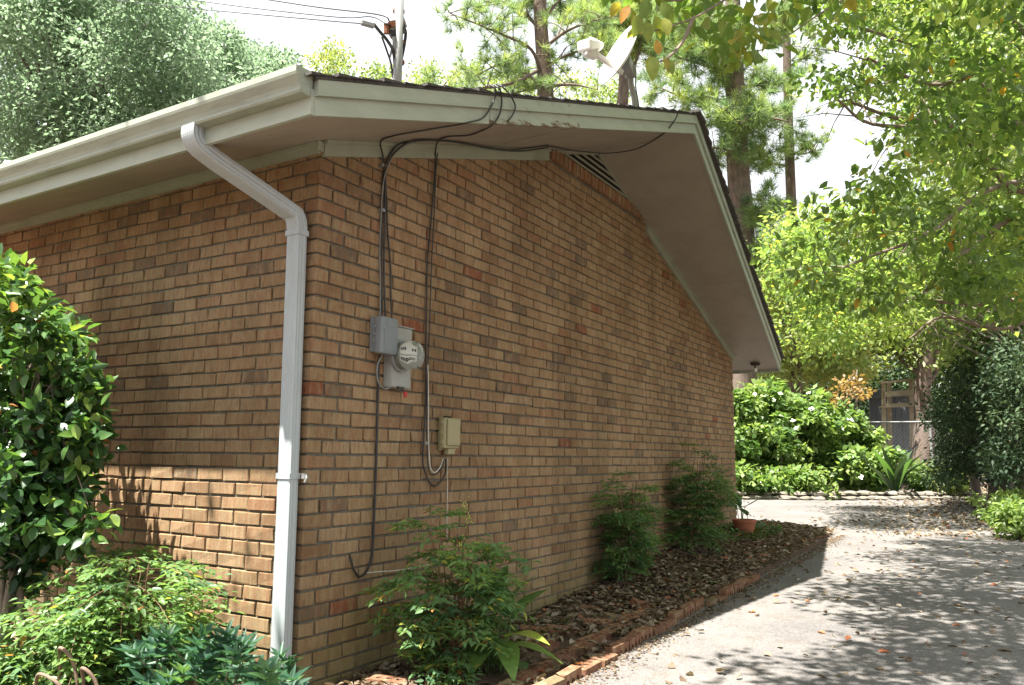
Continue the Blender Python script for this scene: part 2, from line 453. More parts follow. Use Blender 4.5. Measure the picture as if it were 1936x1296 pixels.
# ------------------------------------------------------------------ terrain
def sheet(name, xs, ys, zf, matn, jit=0.0):
    X, Y = np.meshgrid(xs, ys)
    Z = np.vectorize(zf)(X, Y) + (RNG.normal(0, jit, X.shape) if jit else 0)
    V = np.stack([X.ravel(), Y.ravel(), Z.ravel()], 1)
    nx, ny = len(xs), len(ys)
    i, j = np.meshgrid(np.arange(nx-1), np.arange(ny-1))
    a = (j*nx+i).ravel()
    F = np.stack([a, a+1, a+nx+1, a+nx], 1)
    o = mk(name, V, F, MAT[matn], smooth=True); o['kind'] = 'structure'
    return o
xs = np.concatenate([np.linspace(-400,-20,12), np.linspace(-16,16,65), np.linspace(20,400,12)])
ys = np.concatenate([np.linspace(-300,-12,10), np.linspace(-10,26,73), np.linspace(30,600,16)])
sheet('ground', xs, ys, lambda x, y: float(drive_z(y)) - .06, 'soil')

def wob(y, s=1.0, a=.06):
    return a*(math.sin(y*1.7*s+1) + .6*math.sin(y*3.9*s) + .3*math.sin(y*9.1*s+2))
# driveway: one long strip plus the turning area behind the house
V = []; F = []
rows = np.concatenate([np.linspace(-14, 8.4, 90), np.linspace(8.6, 22.0, 60)])
NXD = 24
for y in rows:
    if y < 8.0: x0 = 1.0 + wob(y, .5, .015)
    elif y < 9.4: x0 = 1.0 - (y-8.0)/1.4*9.5
    else: x0 = -8.5
    x1 = 3.55 + wob(y) + max(0, (y-9))*.03
    for k in range(NXD+1):
        t = k/NXD
        V.append((x0+(x1-x0)*t, y, float(drive_z(y)) + .004*math.sin(y*2.1+t*3)))
for j in range(len(rows)-1):
    for k in range(NXD):
        a = j*(NXD+1)+k
        F.append((a, a+1, a+NXD+2, a+NXD+1))
o = mk('driveway', V, F, MAT['asphalt'], smooth=True); o['kind'] = 'structure'

bx = np.linspace(-.02, 1.0, 40); by = np.linspace(-.0, 9.0, 240)
def bedf(x, y):
    z = bed_z(x, y) + .010*math.sin(x*13+y*5)*math.sin(y*7.3) + .006*math.sin(y*23+x*31)
    if x > .93 or y > 8.6: z -= .03
    return float(z)
o = sheet('planting_bed', bx, by, bedf, 'soil', .004)
fx = np.linspace(-9, 1.0, 100); fy = np.linspace(-2.2, .0, 30)
sheet('front_bed', fx, fy, lambda x, y: -.045 + .012*math.sin(x*5)*math.cos(y*7) - (.03 if x > .93 else 0), 'soil', .006)

# ------------------------------------------------------------------ the house
house = thing('brick_house', 'single storey tan brick house end with white eaves and dark shingle roof', 'house', (0, 0, 0))
APEX_Y, END_Y = 3.38, 7.53
def zs(y):        # underside of the sloping eaves
    return 2.70 + .325*y if y <= APEX_Y else 3.7985 - .330*(y - APEX_Y)
EAVE_N, EAVE_F = -.56, 8.02
def xr(y):        # rake edge: the ridge oversails further than the eaves
    return .50 + .375*(y-EAVE_N)/(APEX_Y-EAVE_N) if y <= APEX_Y else .875 - .405*(y-APEX_Y)/(EAVE_F-APEX_Y)
XL = -12.0

# mortar bodies of the two walls
gable_wall = MB()
prof = [(0.0, -.35), (END_Y, -.35), (END_Y, zs(END_Y)-.005), (APEX_Y, zs(APEX_Y)-.005), (0.0, zs(0)-.005)]
P0 = [(-.012, y if y > 0 else .012, z) for y, z in prof]; P1 = [(-.20, y if y > 0 else .012, z) for y, z in prof]
gable_wall.add(P0+P1, [(0,1,2,3,4), (9,8,7,6,5)] + [(i, i+5, (i+1) % 5+5, (i+1) % 5) for i in range(5)])
gw = gable_wall.build('gable_wall', MAT['mortar'], house)
fw_ = MB(); fw_.box((XL, .012, -.35), (-.2005, .20, 2.695)); fw = fw_.build('front_wall', MAT['mortar'], house)
bw = MB(); bw.box((XL, END_Y-.2, -.35), (-.21, END_Y, 2.42)); bw.build('rear_wall', MAT['mortar'], house)
ew = MB(); ew.box((XL-.2, 0, -.35), (XL-.002, END_Y, 2.42)); ew.build('end_wall', MAT['mortar'], house)

def chamfer_box(d, ch=.0035):
    V = []; idx = {}
    for sx in (-1, 1):
        for sy in (-1, 1):
            for sz in (-1, 1):
                for ax in range(3):
                    p = [sx*d[0]/2, sy*d[1]/2, sz*d[2]/2]
                    s = (sx, sy, sz)
                    for k in range(3):
                        if k != ax: p[k] -= s[k]*ch
                    idx[(sx, sy, sz, ax)] = len(V); V.append(p)
    F = []
    def q(ids):
        c = np.mean([V[i] for i in ids], 0); nrm = np.cross(np.subtract(V[ids[1]], V[ids[0]]), np.subtract(V[ids[2]], V[ids[0]]))
        F.append(ids if np.dot(nrm, c) > 0 else ids[::-1])
    for s in (-1, 1):
        q([idx[(s,a,b_,0)] for a, b_ in ((-1,-1),(1,-1),(1,1),(-1,1))])
        q([idx[(a,s,b_,1)] for a, b_ in ((-1,-1),(1,-1),(1,1),(-1,1))])
        q([idx[(a,b_,s,2)] for a, b_ in ((-1,-1),(1,-1),(1,1),(-1,1))])
    for a in (-1, 1):
        for b_ in (-1, 1):
            q([idx[(-1,a,b_,1)], idx[(1,a,b_,1)], idx[(1,a,b_,2)], idx[(-1,a,b_,2)]])
            q([idx[(a,-1,b_,0)], idx[(a,1,b_,0)], idx[(a,1,b_,2)], idx[(a,-1,b_,2)]])
            q([idx[(a,b_,-1,0)], idx[(a,b_,1,0)], idx[(a,b_,1,1)], idx[(a,b_,-1,1)]])
            for c in (-1, 1): q([idx[(a,b_,c,0)], idx[(a,b_,c,1)], idx[(a,b_,c,2)]])
    return np.array(V), F
def brick_tone():
    r = random.random()
    if r < .032: return random.uniform(.91, .95)
    if r < .036: return random.uniform(.97, 1)
    return min(.88, max(0, random.gauss(.46, .21)))
def rough_brick(d, ch=.0040, jit=.0016):
    V, F = chamfer_box(d, ch)
    V = V + RNG.normal(0, jit, V.shape)
    return V, F

# every brick: (wall, centre, dims, tone, clip)
bricks = []
KMAX = 38
SPEC = {}   # picked out bricks of odd colour, found on the walls
for (px, py, t) in [(595,738,.985),(634,742,.93),(855,547,.92),(1043,553,.93),(732,390,.92),(1083,570,.92),(855,672,.93),(939,652,.92),
                    (487,505,.92),(305,585,.93),(295,722,.94),(470,400,.93),(165,520,.92),(1042,700,.92),(958,735,.93),(968,795,.94),
                    (598,1165,.92),(565,1165,.91),(1265,660,.94),(1290,697,.93),(1283,733,.94),(1302,748,.94),(1306,800,.93),(1352,793,.985),(1340,824,.98),
                    (655,945,.92),(860,480,.6),(260,500,.92),(935,575,.9),(905,705,.93),(1076,750,.92),(1150,770,.93)]:
    for w, P in (('g', onx(px, py)), ('f', ony(px, py))):
        s = P[1] if w == 'g' else -P[0]
        if s > -.01 and (w == 'g') == (px > 590):
            k = int(math.floor(36 - P[2]/BH)); off = .5 if ((k % 2 == 0) == (w == 'g')) else 0.0
            j = math.floor(s/BL - off); SPEC[(w, k, j)] = t
for k in range(-18, KMAX):
    z0 = (36-k-1)*BH; zc = z0 + BH/2
    even = (k % 2 == 0)
    # corner brick: header face on the gable in even courses
    if z0 < 2.66:
        dx, dy = (BL-.010, BL/2-.010+.002) if even else (BL/2-.010+.002, BL-.010)
        tn = SPEC.get(('g', k, -1 if even else 0), brick_tone())
        bricks.append(('g', np.array([-dx/2+.0005, dy/2-.0005, zc]), (dx, dy, BH-.0105), tn, True))
    for w in ('g', 'f'):
        off = .5 if (even == (w == 'g')) else 1.0
        smax = END_Y if w == 'g' else 4.4
        s = off*BL
        j = 0
        while s < smax - .03:
            e = min(s+BL, smax+.005)
            j = int(math.floor(s/BL - (off % 1.0) + 1e-6))
            c = (s+e)/2; L_ = e-s-.0105 + random.uniform(-.0015, .0015)
            yk = c if w == 'g' else 0
            top = zs(min(max(s, 0), smax)) if w == 'g' else 2.69
            top = max(top, zs(e)) if w == 'g' else top
            if w == 'g' and s < APEX_Y < e: top = zs(APEX_Y)
            gnd = bed_z(0, c) if w == 'g' else -.05
            ok = z0 < top and z0+BH > gnd - .03
            if w == 'g' and 2.50 < c < 4.42 and z0 > 3.37: ok = False       # rowlock course and louvre sit here
            if ok:
                tn = SPEC.get((w, k, j), brick_tone())
                o_ = random.gauss(0, .0011)
                if w == 'g': bricks.append((w, np.array([-.045+o_, c, zc]), (.09, L_, BH-.0105+random.uniform(-.001,.001)), tn, z0+BH > min(zs(s), zs(e))))
                else: bricks.append((w, np.array([-c, .045-o_, zc]), (L_, .09, BH-.0105+random.uniform(-.001,.001)), tn, False))
            s += BL
# rank by how large each shows
def shown(bk):
    w, c, d, t, cl = bk
    x, y, z = proj(c)
    if not (5 < x < 1931 and 5 < y < 1291) or z < .1: return 0
    if w == 'f' and x < 190 and y > 560: return 0
    fc = abs((CAM - c)[0 if w == 'g' else 1])/np.linalg.norm(CAM - c)
    return d[2]*(d[1] if w == 'g' else d[0])*fc/z**2
order = sorted(range(len(bricks)), key=lambda i: -shown(bricks[i]))
single = set(i for i in order[:272] if not bricks[i][4] or bricks[i][1][2] < 2.4)
pool = {}
JV = {'g': ([], [], []), 'f': ([], [], [])}
for i, (w, c, d, t, cl) in enumerate(bricks):
    if i in single:
        key = (w, round(d[0], 2), round(d[1], 2), round(t*24))
        if key not in pool:
            V, F = rough_brick(d)
            me = bpy.data.meshes.new('brick'); me.from_pydata(V.tolist(), [], F)
            a_ = me.attributes.new('tone', 'FLOAT', 'POINT'); a_.data.foreach_set('value', np.full(len(V), t, np.float32))
            me.materials.append(MAT['brick']); pool[key] = me
        o = bpy.data.objects.new('brick', pool[key]); COL.objects.link(o)
        o.location = c; o.parent = gw if w == 'g' else fw
        o.rotation_euler = (random.gauss(0, .002), random.gauss(0, .002), random.gauss(0, .003))
    else:
        V, F = rough_brick(d, .004, .0017)
        V = V + c
        if w == 'g' and cl:
            lim = np.array([zs(y) for y in V[:, 1]]) - .002
            V[:, 2] = np.minimum(V[:, 2], lim)
        A, B, T = JV[w]
        nn = sum(len(x) for x in A)
        A.append(V); B.extend([tuple(nn+q for q in f) for f in F]); T.extend([t]*len(V))
for w, par in (('g', gw), ('f', fw)):
    A, B, T = JV[w]
    if A:
        o = mk('brick_courses', np.concatenate(A), B, MAT['brick'], par, T); o['kind'] = 'stuff'
# rowlock course under the louvre
s = 2.47
while s < 4.50:
    hz = min(3.545, zs(s+.03)-.004)
    if hz > 3.44:
        V, F = rough_brick((.130, .060, hz-3.432), .005, .0012)
        V = V + np.array([-.038, s+.031, (hz+3.432)/2])
        V[:, 2] -= (V[:, 0] > 0)*(V[:, 2] > 3.5)*.012
        mk('sill_brick', V, F, MAT['brick'], gw, np.full(len(V), random.choice([.84,.8,.5,.88,.86,.87])))
    s += .0735

# louvre vent, triangular
vent = MB(); vent.add([(-.008,2.60,3.55),(-.008,4.14,3.55),(-.008,APEX_Y,3.79)], [(0,1,2)]); vo = vent.build('louver_vent', MAT['black'], house)  # flat black sheet painted in for the shade between the slats
yl, yr_ = 2.58, 4.16
for k in range(5):
    z = 3.556 + k*.054
    ya = max(yl, (z+.02-2.70)/.325+.02); yb = min(yr_, APEX_Y+(3.7985-z-.02)/.33-.02)
    if yb-ya < .05: continue
    q = MB(); q.hexa([(-.004,ya,z),(.012,ya,z-.006),(.012,yb,z-.006),(-.004,yb,z),(-.004,ya,z+.022),(.012,ya,z+.014),(.012,yb,z+.014),(-.004,yb,z+.022)])
    q.build('slat', MAT['slat'], vo)
q = MB(); q.beam((.006, 2.52, zs(2.52)-.017), (.006, APEX_Y-.01, zs(APEX_Y)-.019), .018, .026); q.build('vent_frame', MAT['slat'], vo)
q = MB(); q.beam((.006, APEX_Y+.01, zs(APEX_Y)-.019), (.006, 4.42, zs(4.42)-.017), .018, .026); q.build('vent_frame', MAT['slat'], vo)

# soffit sheets (underside of the roof) and deck
def slab(y0, y1, zoff0, zoff1, xin, ex, name, matn, parent=house):
    q = MB()
    ys_ = [y0, y1]
    p = []
    for zo in (zoff0, zoff1):
        p += [(xin, y0, zs(y0)+zo), (xr(y0)+ex, y0, zs(y0)+zo), (xr(y1)+ex, y1, zs(y1)+zo), (xin, y1, zs(y1)+zo)]
    q.hexa(p)
    return q.build(name, MAT[matn], parent)
slab(EAVE_N, APEX_Y, .0, .012, XL, .0, 'soffit', 'soffit')
slab(APEX_Y, EAVE_F, .0, .012, XL, .0, 'soffit', 'soffit')
TH = .158
def deck(y0, y1, name):
    p = []
    q = MB()
    for zo in (TH-.012, TH):
        p += [(XL, y0, zs(y0)+zo), (xr(y0)+.045, y0, zs(y0)+zo), (xr(y1)+.045, y1, zs(y1)+zo), (XL, y1, zs(y1)+zo)]
    q.hexa(p); return q
roof = deck(EAVE_N-.02, APEX_Y, 'roof').build('roof', MAT['shingle'], house)
deck(APEX_Y, EAVE_F+.02, 'roof').build('roof_slope', MAT['shingle'], house)
# shingle courses: real tabs, lifted unevenly, ragged along the rake
q = MB()
for side in (0, 1):
    a, bb = (EAVE_N-.06, APEX_Y) if side == 0 else (EAVE_F+.05, APEX_Y)
    nrow = int(abs(bb-a)/.135)
    for r_ in range(nrow):
        y0 = a + (bb-a)*r_/nrow; y1 = a + (bb-a)*(r_+1.25)/nrow
        x = xr(y0)+(.058 if side == 0 else .080)+random.uniform(-.004,.012); th_ = 0.0 if side == 0 else .018
        while x > (-3.0 if r_ < 26 else XL):
            x2 = x - random.uniform(.28,.34)
            l0 = random.uniform(.003,.010) + (random.random() < .12)*random.uniform(.004,.014)
            z0 = zs(y0)+TH; z1 = zs(y1)+TH if (y1 <= APEX_Y) == (side == 0) or y1 == APEX_Y else zs(APEX_Y)+TH
            q.hexa([(x2,y0,z0+.002),(x,y0,z0+.002),(x,y1,z1+.001),(x2,y1,z1+.001),
                    (x2,y0,z0+.006+l0+th_),(x,y0,z0+.006+l0+th_),(x,y1,z1+.005+th_),(x2,y1,z1+.005+th_)])
            x = x2 - .004
o = q.build('shingle_courses', MAT['shingle'], house); o['kind'] = 'stuff'

# fascia boards on the rakes
def rake_board(y0, y1, zb, zt, t0, t1, name, matn='fascia'):
    q = MB(); p = []
    for zo in (zb, zt):
        p += [(xr(y0)+t0, y0, zs(y0)+zo), (xr(y0)+t1, y0, zs(y0)+zo), (xr(y1)+t1, y1, zs(y1)+zo), (xr(y1)+t0, y1, zs(y1)+zo)]
    q.hexa(p); return q.build(name, MAT[matn], house)
ysplit = 0.625
rake_board(EAVE_N+.0, ysplit-.003, -.012, .072, .001, .020, 'fascia_board')
rake_board(ysplit, APEX_Y, -.012, .072, .003, .023, 'fascia_board')
rake_board(APEX_Y+.001, EAVE_F, -.012, .072, .001, .020, 'fascia_board')
rake_board(EAVE_N-.002, APEX_Y, .073, .145, .0, .038, 'drip_board')
rake_board(APEX_Y+.001, EAVE_F, .073, .145, .0, .038, 'drip_board')
rake_board(EAVE_N-.002, APEX_Y, .0725, .0765, .0385, .044, 'drip_edge')
q = MB(); q.box((XL, EAVE_N-.020, zs(EAVE_N)-.012), (.518, EAVE_N-.0005, zs(EAVE_N)+.10)); q.build('eave_board', MAT['fascia'], house)
q = MB(); q.box((XL, EAVE_F+.0005, zs(EAVE_F)-.03), (.49, EAVE_F+.020, zs(EAVE_F)+.13)); q.build('eave_board', MAT['fascia'], house)
# soffit joints as thin battens
for yy in (1.55, 5.75):
    q = MB(); p = []
    for zo in (-.0026, -.0006):
        p += [(.05, yy, zs(yy)+zo), (xr(yy)-.002, yy, zs(yy)+zo), (xr(yy+.006)-.002, yy+.006, zs(yy+.006)+zo), (.05, yy+.006, zs(yy+.006)+zo)]
    q.hexa(p); q.build('soffit_joint', MAT['frieze'] if yy < 3 else MAT['soffit'], house)
q = MB()
for k in range(60):
    yy = -.4+k*.14; 
    if abs(yy-APEX_Y) < .05: continue
    for xx in (.07, xr(yy)-.04):
        q.box((xx-.003, yy-.003, zs(yy)-.003), (xx+.003, yy+.003, zs(yy)+.001))
for k in range(26):
    for yy in (EAVE_N+.05, -.06): q.box((-.2-k*.2, yy-.003, zs(yy)-.003), (-.194-k*.2, yy+.003, zs(yy)+.001))
o = q.build('soffit_nails', MAT['galv'], house); o['kind'] = 'stuff'
# friezes
def frieze(y0, y1, h, name='frieze_board'):
    q = MB(); p = []
    for zo in (-h, -.001):
        p += [(-.004, y0, zs(y0)+zo), (.020, y0, zs(y0)+zo), (.020, y1, zs(y1)+zo), (-.004, y1, zs(y1)+zo)]
    q.hexa(p); q.build(name, MAT['frieze'], house)
    q = MB(); p = []
    for zo in (-.022, -.0015):
        p += [(.0205, y0, zs(y0)+zo), (.036, y0, zs(y0)+zo), (.036, y1, zs(y1)+zo), (.0205, y1, zs(y1)+zo)]
    q.hexa(p); q.build('bed_mould', MAT['frieze'], house)
frieze(.012, 2.44, .088); frieze(4.52, END_Y+.03, .088)
q = MB(); q.box((XL, -.020, 2.632), (-.004, .004, 2.690)); q.build('frieze_board', MAT['frieze'], house)
q = MB(); q.box((XL, -.038, 2.664), (-.002, -.0205, 2.686)); q.build('bed_mould', MAT['frieze'], house)
q = MB(); q.box((-.002, -.030, 2.640), (.011, .010, 2.692)); q.build('corner_block', MAT['frieze'], house)

# gutter
gp = [(-.582,2.694),(-.582,2.583),(-.634,2.583),(-.640,2.592),(-.637,2.606),(-.643,2.622),(-.655,2.640),(-.664,2.652),(-.668,2.664),(-.668,2.690),(-.660,2.694),(-.660,2.686),(-.664,2.684)]
q = MB(); xsg = [.512, -.6, -2.2, -3.4, -3.75, -5, XL]; sag = [0,0,.0,.004,-.006,0,0]
V = []; F = []
for xx, sg in zip(xsg, sag):
    for y, z in gp: V.append((xx, y, z+sg))
ng = len(gp)
for i in range(len(xsg)-1):
    for k in range(ng-1): F.append((i*ng+k, i*ng+k+1, (i+1)*ng+k+1, (i+1)*ng+k))
gut = mk('gutter', V, F, MAT['gutter'], house, np.full(len(V), .5))
sm = gut.modifiers.new('s', 'SOLIDIFY'); sm.thickness = .0018
q = MB(); capp = gp[:10]
q.add([(.5125, y, z) for y, z in capp]+[(.5145, y, z) for y, z in capp], [tuple(range(10)), tuple(reversed(range(10, 20)))]+[(i, i+10, (i+1) % 10+10, (i+1) % 10) for i in range(10)])
q.build('end_cap', MAT['gutter'], gut)
q = MB(); q.box((.5115,-.583,2.578),(.520,-.5795,2.697)); q.build('end_flange', MAT['gutter'], gut)
for xx in (-.15, -1.2, -2.3, -3.4):
    q = MB(); q.box((xx-.01,-.663,2.6915),(xx+.01,-.585,2.6935)); q.build('gutter_hanger', MAT['gutter'], gut)

# downspout: ribbed rectangular pipe swept along its path
def rect_rib(w, d):
    pr = []
    n_ = 22
    for i in range(n_+1):
        u = -w/2+.006+(w-.012)*i/n_
        pr.append((u, -d/2 + (.0018 if (i % 4 in (1,2)) else 0)))
    m_ = 10
    for i in range(m_+1):
        v = -d/2+.006+(d-.012)*i/m_
        pr.append((w/2 - (.0025 if (i % 4 in (1,2)) else 0), v))
    pr += [(w/2-.006, d/2), (-w/2+.006, d/2), (-w/2, d/2-.006)]
    for i in range(m_+1):
        v = d/2-.006-(d-.012)*i/m_
        pr.append((-w/2 + (.0025 if (i % 4 in (1,2)) else 0), v))
    return pr
def sweep(prof, path, front):
    path = [Vector(p) for p in path]; V = []; F = []; n_ = len(prof)
    for i, p in enumerate(path):
        d = (path[min(i+1, len(path)-1)]-path[max(i-1, 0)]).normalized()
        sx = Vector((1,0,0)); sx = (sx-d*sx.dot(d)).normalized()
        sy = sx.cross(d)
        if sy.dot(Vector(front)) > 0: sy = -sy
        for a, c in prof: V.append(p+sx*a+sy*c)
    for i in range(len(path)-1):
        for k in range(n_):
            F.append((i*n_+k, i*n_+(k+1) % n_, (i+1)*n_+(k+1) % n_, (i+1)*n_+k))
    F.append(tuple(range(n_))); F.append(tuple(reversed([(len(path)-1)*n_+k for k in range(n_)])))
    return V, F
dsp = smooth_path([(-.205,-.612,2.590),(-.203,-.612,2.545),(-.198,-.585,2.505),(-.185,-.50,2.465)], 5)[:-1] + \
      smooth_path([(-.185,-.50,2.465),(-.10,-.125,2.315),(-.085,-.075,2.285),(-.082,-.060,2.235),(-.081,-.058,2.19)], 5)
V, F = sweep(rect_rib(.090,.068), dsp, (0,-1,-.6))
dso = mk('downspout', V, F, MAT['spout'], house, np.full(len(V), .5))
V, F = sweep(rect_rib(.086,.064), [(-.081,-.058,2.20),(-.062,-.058,1.1),(-.050,-.058,.10)], (0,-1,0))
mk('downspout_pipe', V, F, MAT['spout'], dso, np.full(len(V), .5))
for zz, xx in ((.985,-.0605),(2.20,-.081)):
    V, F = sweep([(-.047,-.036),(.047,-.036),(.047,.036),(-.047,.036)], [(xx,-.058,zz+.014),(xx,-.058,zz-.014)], (0,-1,0))
    mk('strap' if zz < 2 else 'collar', V, F, MAT['spout'], dso, np.full(len(V), .5))
q = MB(); q.box((.0,-.030,.972),(.022,-.012,.998)); q.tube([(.022,-.02,.99),(.030,-.025,.975),(.024,-.03,.955)], .006, 6); q.build('strap_lug', MAT['galv'], dso)

# plumbing vents at the far left of the roof
for px, d, hh in ((22, 7.6, .22), (84, 7.9, .12)):
    b0 = at(px, 318 if px < 50 else 300, d)
    yy = b0[1]; zz = zs(yy)+TH
    t = thing('roof_vent', 'white plastic vent pipe poking over the gutter, %s' % ('far left one with a wide cap' if px < 50 else 'smaller one nearer the house corner'), 'roof vent', (b0[0], yy, zz), 'vent pipes on the roof')
    q = MB(); q.lathe([(.045,-.1),(.045,b0[2]-zz+.02)], Matrix.Translation((b0[0], yy, zz)), 12); q.build('pipe', MAT['dish'], t)
    q = MB(); q.lathe([(.075,b0[2]-zz),(.07,b0[2]-zz+.05),(.02,b0[2]-zz+.06)], Matrix.Translation((b0[0], yy, zz)), 12); q.build('cap', MAT['dish'], t)

# soffit lamp at the rear corner
L0 = None
for yy in np.linspace(7.5, 8.0, 60):
    pp = np.array([.25, yy, zs(yy)])
    if L0 is None or abs(proj(pp)[0]-1412) < abs(proj(L0)[0]-1412): L0 = pp
lx = .22; ly = 7.80
t = thing('soffit_lamp', 'small bronze lamp with bare bulb hanging from the soffit at the rear corner', 'lamp', (lx, ly, zs(ly)))
q = MB(); q.lathe([(.055,-.028),(.062,-.012),(.062,.0)], Matrix.Translation((lx,ly,zs(ly)-.002)), 16); q.build('canopy', MAT['bronze'], t)
q = MB(); q.tube([(lx,ly,zs(ly)-.028),(lx,ly,zs(ly)-.06)], .012, 8); q.build('stem', MAT['bronze'], t)
q = MB(); q.lathe([(.012,0),(.02,-.015),(.022,-.04),(.014,-.055),(.004,-.06)], Matrix.Translation((lx+.005,ly,zs(ly)-.055)), 12); q.build('bulb', MAT['bulb'], t, True)

# ------------------------------------------------------------------ wall equipment
def rbox(name, a, b_, m_, parent, bev=.006):
    q = MB(); q.box(a, b_); return q.build(name, MAT[m_], parent, bevel=bev)
# grey network box
t = thing('utility_box', 'grey plastic utility box high on the brick wall, cables running in from above', 'utility box', (0,.44,1.63))
rbox('back_tray', (.002,.420,1.645), (.052,.565,1.838), 'greybox', t, .006)
rbox('cover', (.0525,.402,1.632), (.105,.545,1.836), 'greybox', t, .012)
rbox('label_plate', (.1055,.445,1.785), (.1068,.520,1.822), 'greybox', t, .001)
for z in (1.69, 1.73, 1.77): rbox('hinge', (.048,.395,z), (.066,.401,z+.016), 'greybox', t, .002)
rbox('cover_panel', (.1052,.425,1.650), (.1075,.535,1.770), 'greybox', t, .002)
# electric meter
t = thing('electric_meter', 'electric meter with round glass dial on a pale grey metal box', 'electric meter', (0,.65,1.45))
rbox('socket_box', (.002,.548,1.462), (.058,.722,1.805), 'plate', t, .004)
rbox('box_lid', (.0585,.552,1.468), (.062,.716,1.640), 'plate', t, .002)
rbox('rain_lip', (.002,.544,1.8055), (.066,.728,1.812), 'plate', t, .001)
Mx = Matrix.Translation((.062,.612,1.640)) @ Matrix.Rotation(PI/2, 4, 'Y')
q = MB(); q.lathe([(.092,0),(.092,.02),(.084,.022)], Mx, 28); q.build('ring', MAT['galv'], t, False)
q = MB(); q.lathe([(.074,.021),(.074,.05),(.07,.052)], Mx, 28); q.build('register', MAT['plate'], t)
q = MB(); q.lathe([(.079,.0225),(.079,.105),(.074,.12),(.06,.127)], Mx, 32); q.build('glass_cover', MAT['glass'], t, True)
rbox('dial_plate', (.1145,.560,1.645), (.1160,.665,1.690), 'dish', t, .002)
rbox('bar_code_strip', (.1145,.562,1.612), (.1160,.662,1.640), 'dish', t, .001)
q = MB()
for k in range(5):
    Mk = Matrix.Translation((.1162,.575+k*.0185,1.668)) @ Matrix.Rotation(PI/2, 4, 'Y')
    q.lathe([(.0075,0),(.0075,.0006)], Mk, 12)
for k in range(14): q.box((.1162,.568+k*.0062,1.617),(.1166,.5705+k*.0062+(k % 3)*.0012,1.632))
q.build('dial_print', MAT['black'], t)
q = MB(); q.box((.058,.600,1.455),(.072,.650,1.468)); q.tube([(.066,.62,1.462),(.070,.640,1.448),(.072,.655,1.445)], .006, 6); q.build('hasp', MAT['cable'], t)
q = MB(); q.add([(.070,.640,1.446),(.084,.635,1.440),(.086,.665,1.442),(.072,.672,1.438),(.072,.645,1.410),(.084,.644,1.412),(.084,.664,1.414),(.074,.662,1.408)],
     [(0,1,2,3),(7,6,5,4),(0,4,5,1),(1,5,6,2),(2,6,7,3),(3,7,4,0)]); q.build('seal_tag', MAT['red'], t, bevel=.003)
# beige telephone box
t = thing('telephone_box', 'beige plastic telephone box on the brick wall below the meter', 'utility box', (0,1.15,1.10))
rbox('back_plate', (.002,1.072,1.122), (.022,1.235,1.322), 'beigebox', t, .004)
rbox('cover', (.0225,1.060,1.132), (.060,1.215,1.318), 'beigebox', t, .008)
rbox('cover_panel', (.0605,1.078,1.150), (.074,1.208,1.312), 'beigebox', t, .006)
rbox('cable_chute', (.022,1.110,1.098), (.055,1.180,1.1315), 'beigebox', t, .003)
for z in (1.16, 1.22, 1.28): rbox('latch', (.03,1.052,z), (.05,1.0595,z+.022), 'beigebox', t, .002)
for y in (1.09, 1.13): rbox('screw_boss', (.024,y,1.3185), (.04,y+.022,1.328), 'black', t, .002)

# ------------------------------------------------------------------ cables
def onsoff(x, y, drop=.012):
    d = ray(x, y)
    best = None
    for k, c0 in ((.325, 2.70), (-.330, 3.7985+.330*APEX_Y)):
        t_ = (c0-drop + k*CAM[1] - CAM[2])/(d[2]-k*d[1]); p = CAM+d*t_
        if best is None or p[2] < best[2]: best = p
    return best
def onrake(x, y, off=.030):
    X_ = .6
    for _ in range(30): p = onx(x, y, X_); X_ = xr(min(max(p[1], EAVE_N), EAVE_F))+off
    return p
def W(pts, off=.014):
    out = []
    for p in pts:
        o_ = p[2] if len(p) > 2 else off
        c = onx(p[0], p[1], o_)
        if c[2] > zs(c[1])-.010: c = onsoff(p[0], p[1])
        out.append(c)
    return out
def cable(pts, r, m_, label, group=None, name='cable', n=7):
    q = MB(); q.tube(smooth_path(pts, n), r, 6)
    o = q.build(name, MAT[m_], None, True)
    return tag(o, label, 'cable', group)
GC = 'black cables on the gable wall'
cable(W([(722,602,.05),(722,560),(721,500),(722,430),(723,350),(727,318),(738,291,.03),(757,272,.04),(800,266,.045),(850,268,.045),(905,277,.04),(960,283,.04),(1000,280,.04),(1036,275,.04)]), .0055, 'cable',
      'thick black cable dropping into the grey box, upper run along the frieze', GC)
cable(W([(729,604,.05),(727,560,.024),(726,500,.024),(727,430,.024),(728,350,.026),(731,320,.024),(745,290,.03),(775,268,.05),(810,265,.055),(870,270,.05),(930,282,.05),(985,286,.045),(1036,279,.045)]), .0055, 'cable',
      'thick black cable above the grey box, lowest of the runs sagging along the frieze', GC)
cable(W([(741,606,.05),(739,560),(738,500),(733,440),(731,390,.02),(728,330,.03),(724,295,.03),(720,268,.05)]) + [onsoff(745,257), onsoff(800,247), onsoff(860,237), onsoff(885,232,.016), onrake(912,224,.03), onrake(926,206,.045), onrake(935,186,.055), onrake(936,168,.085), onrake(925,160,.05)], .005, 'cable',
      'black cable crossing the soffit from the grey box, left loop over the roof edge', GC)
cable(W([(719,604,.04),(719,540,.022),(718,470,.022),(721,400,.022),(725,345,.035),(740,300,.045),(765,276,.055),(790,268,.058)]), .004, 'cable_grey',
      'thin grey cable at the left of the bundle above the grey box', GC)
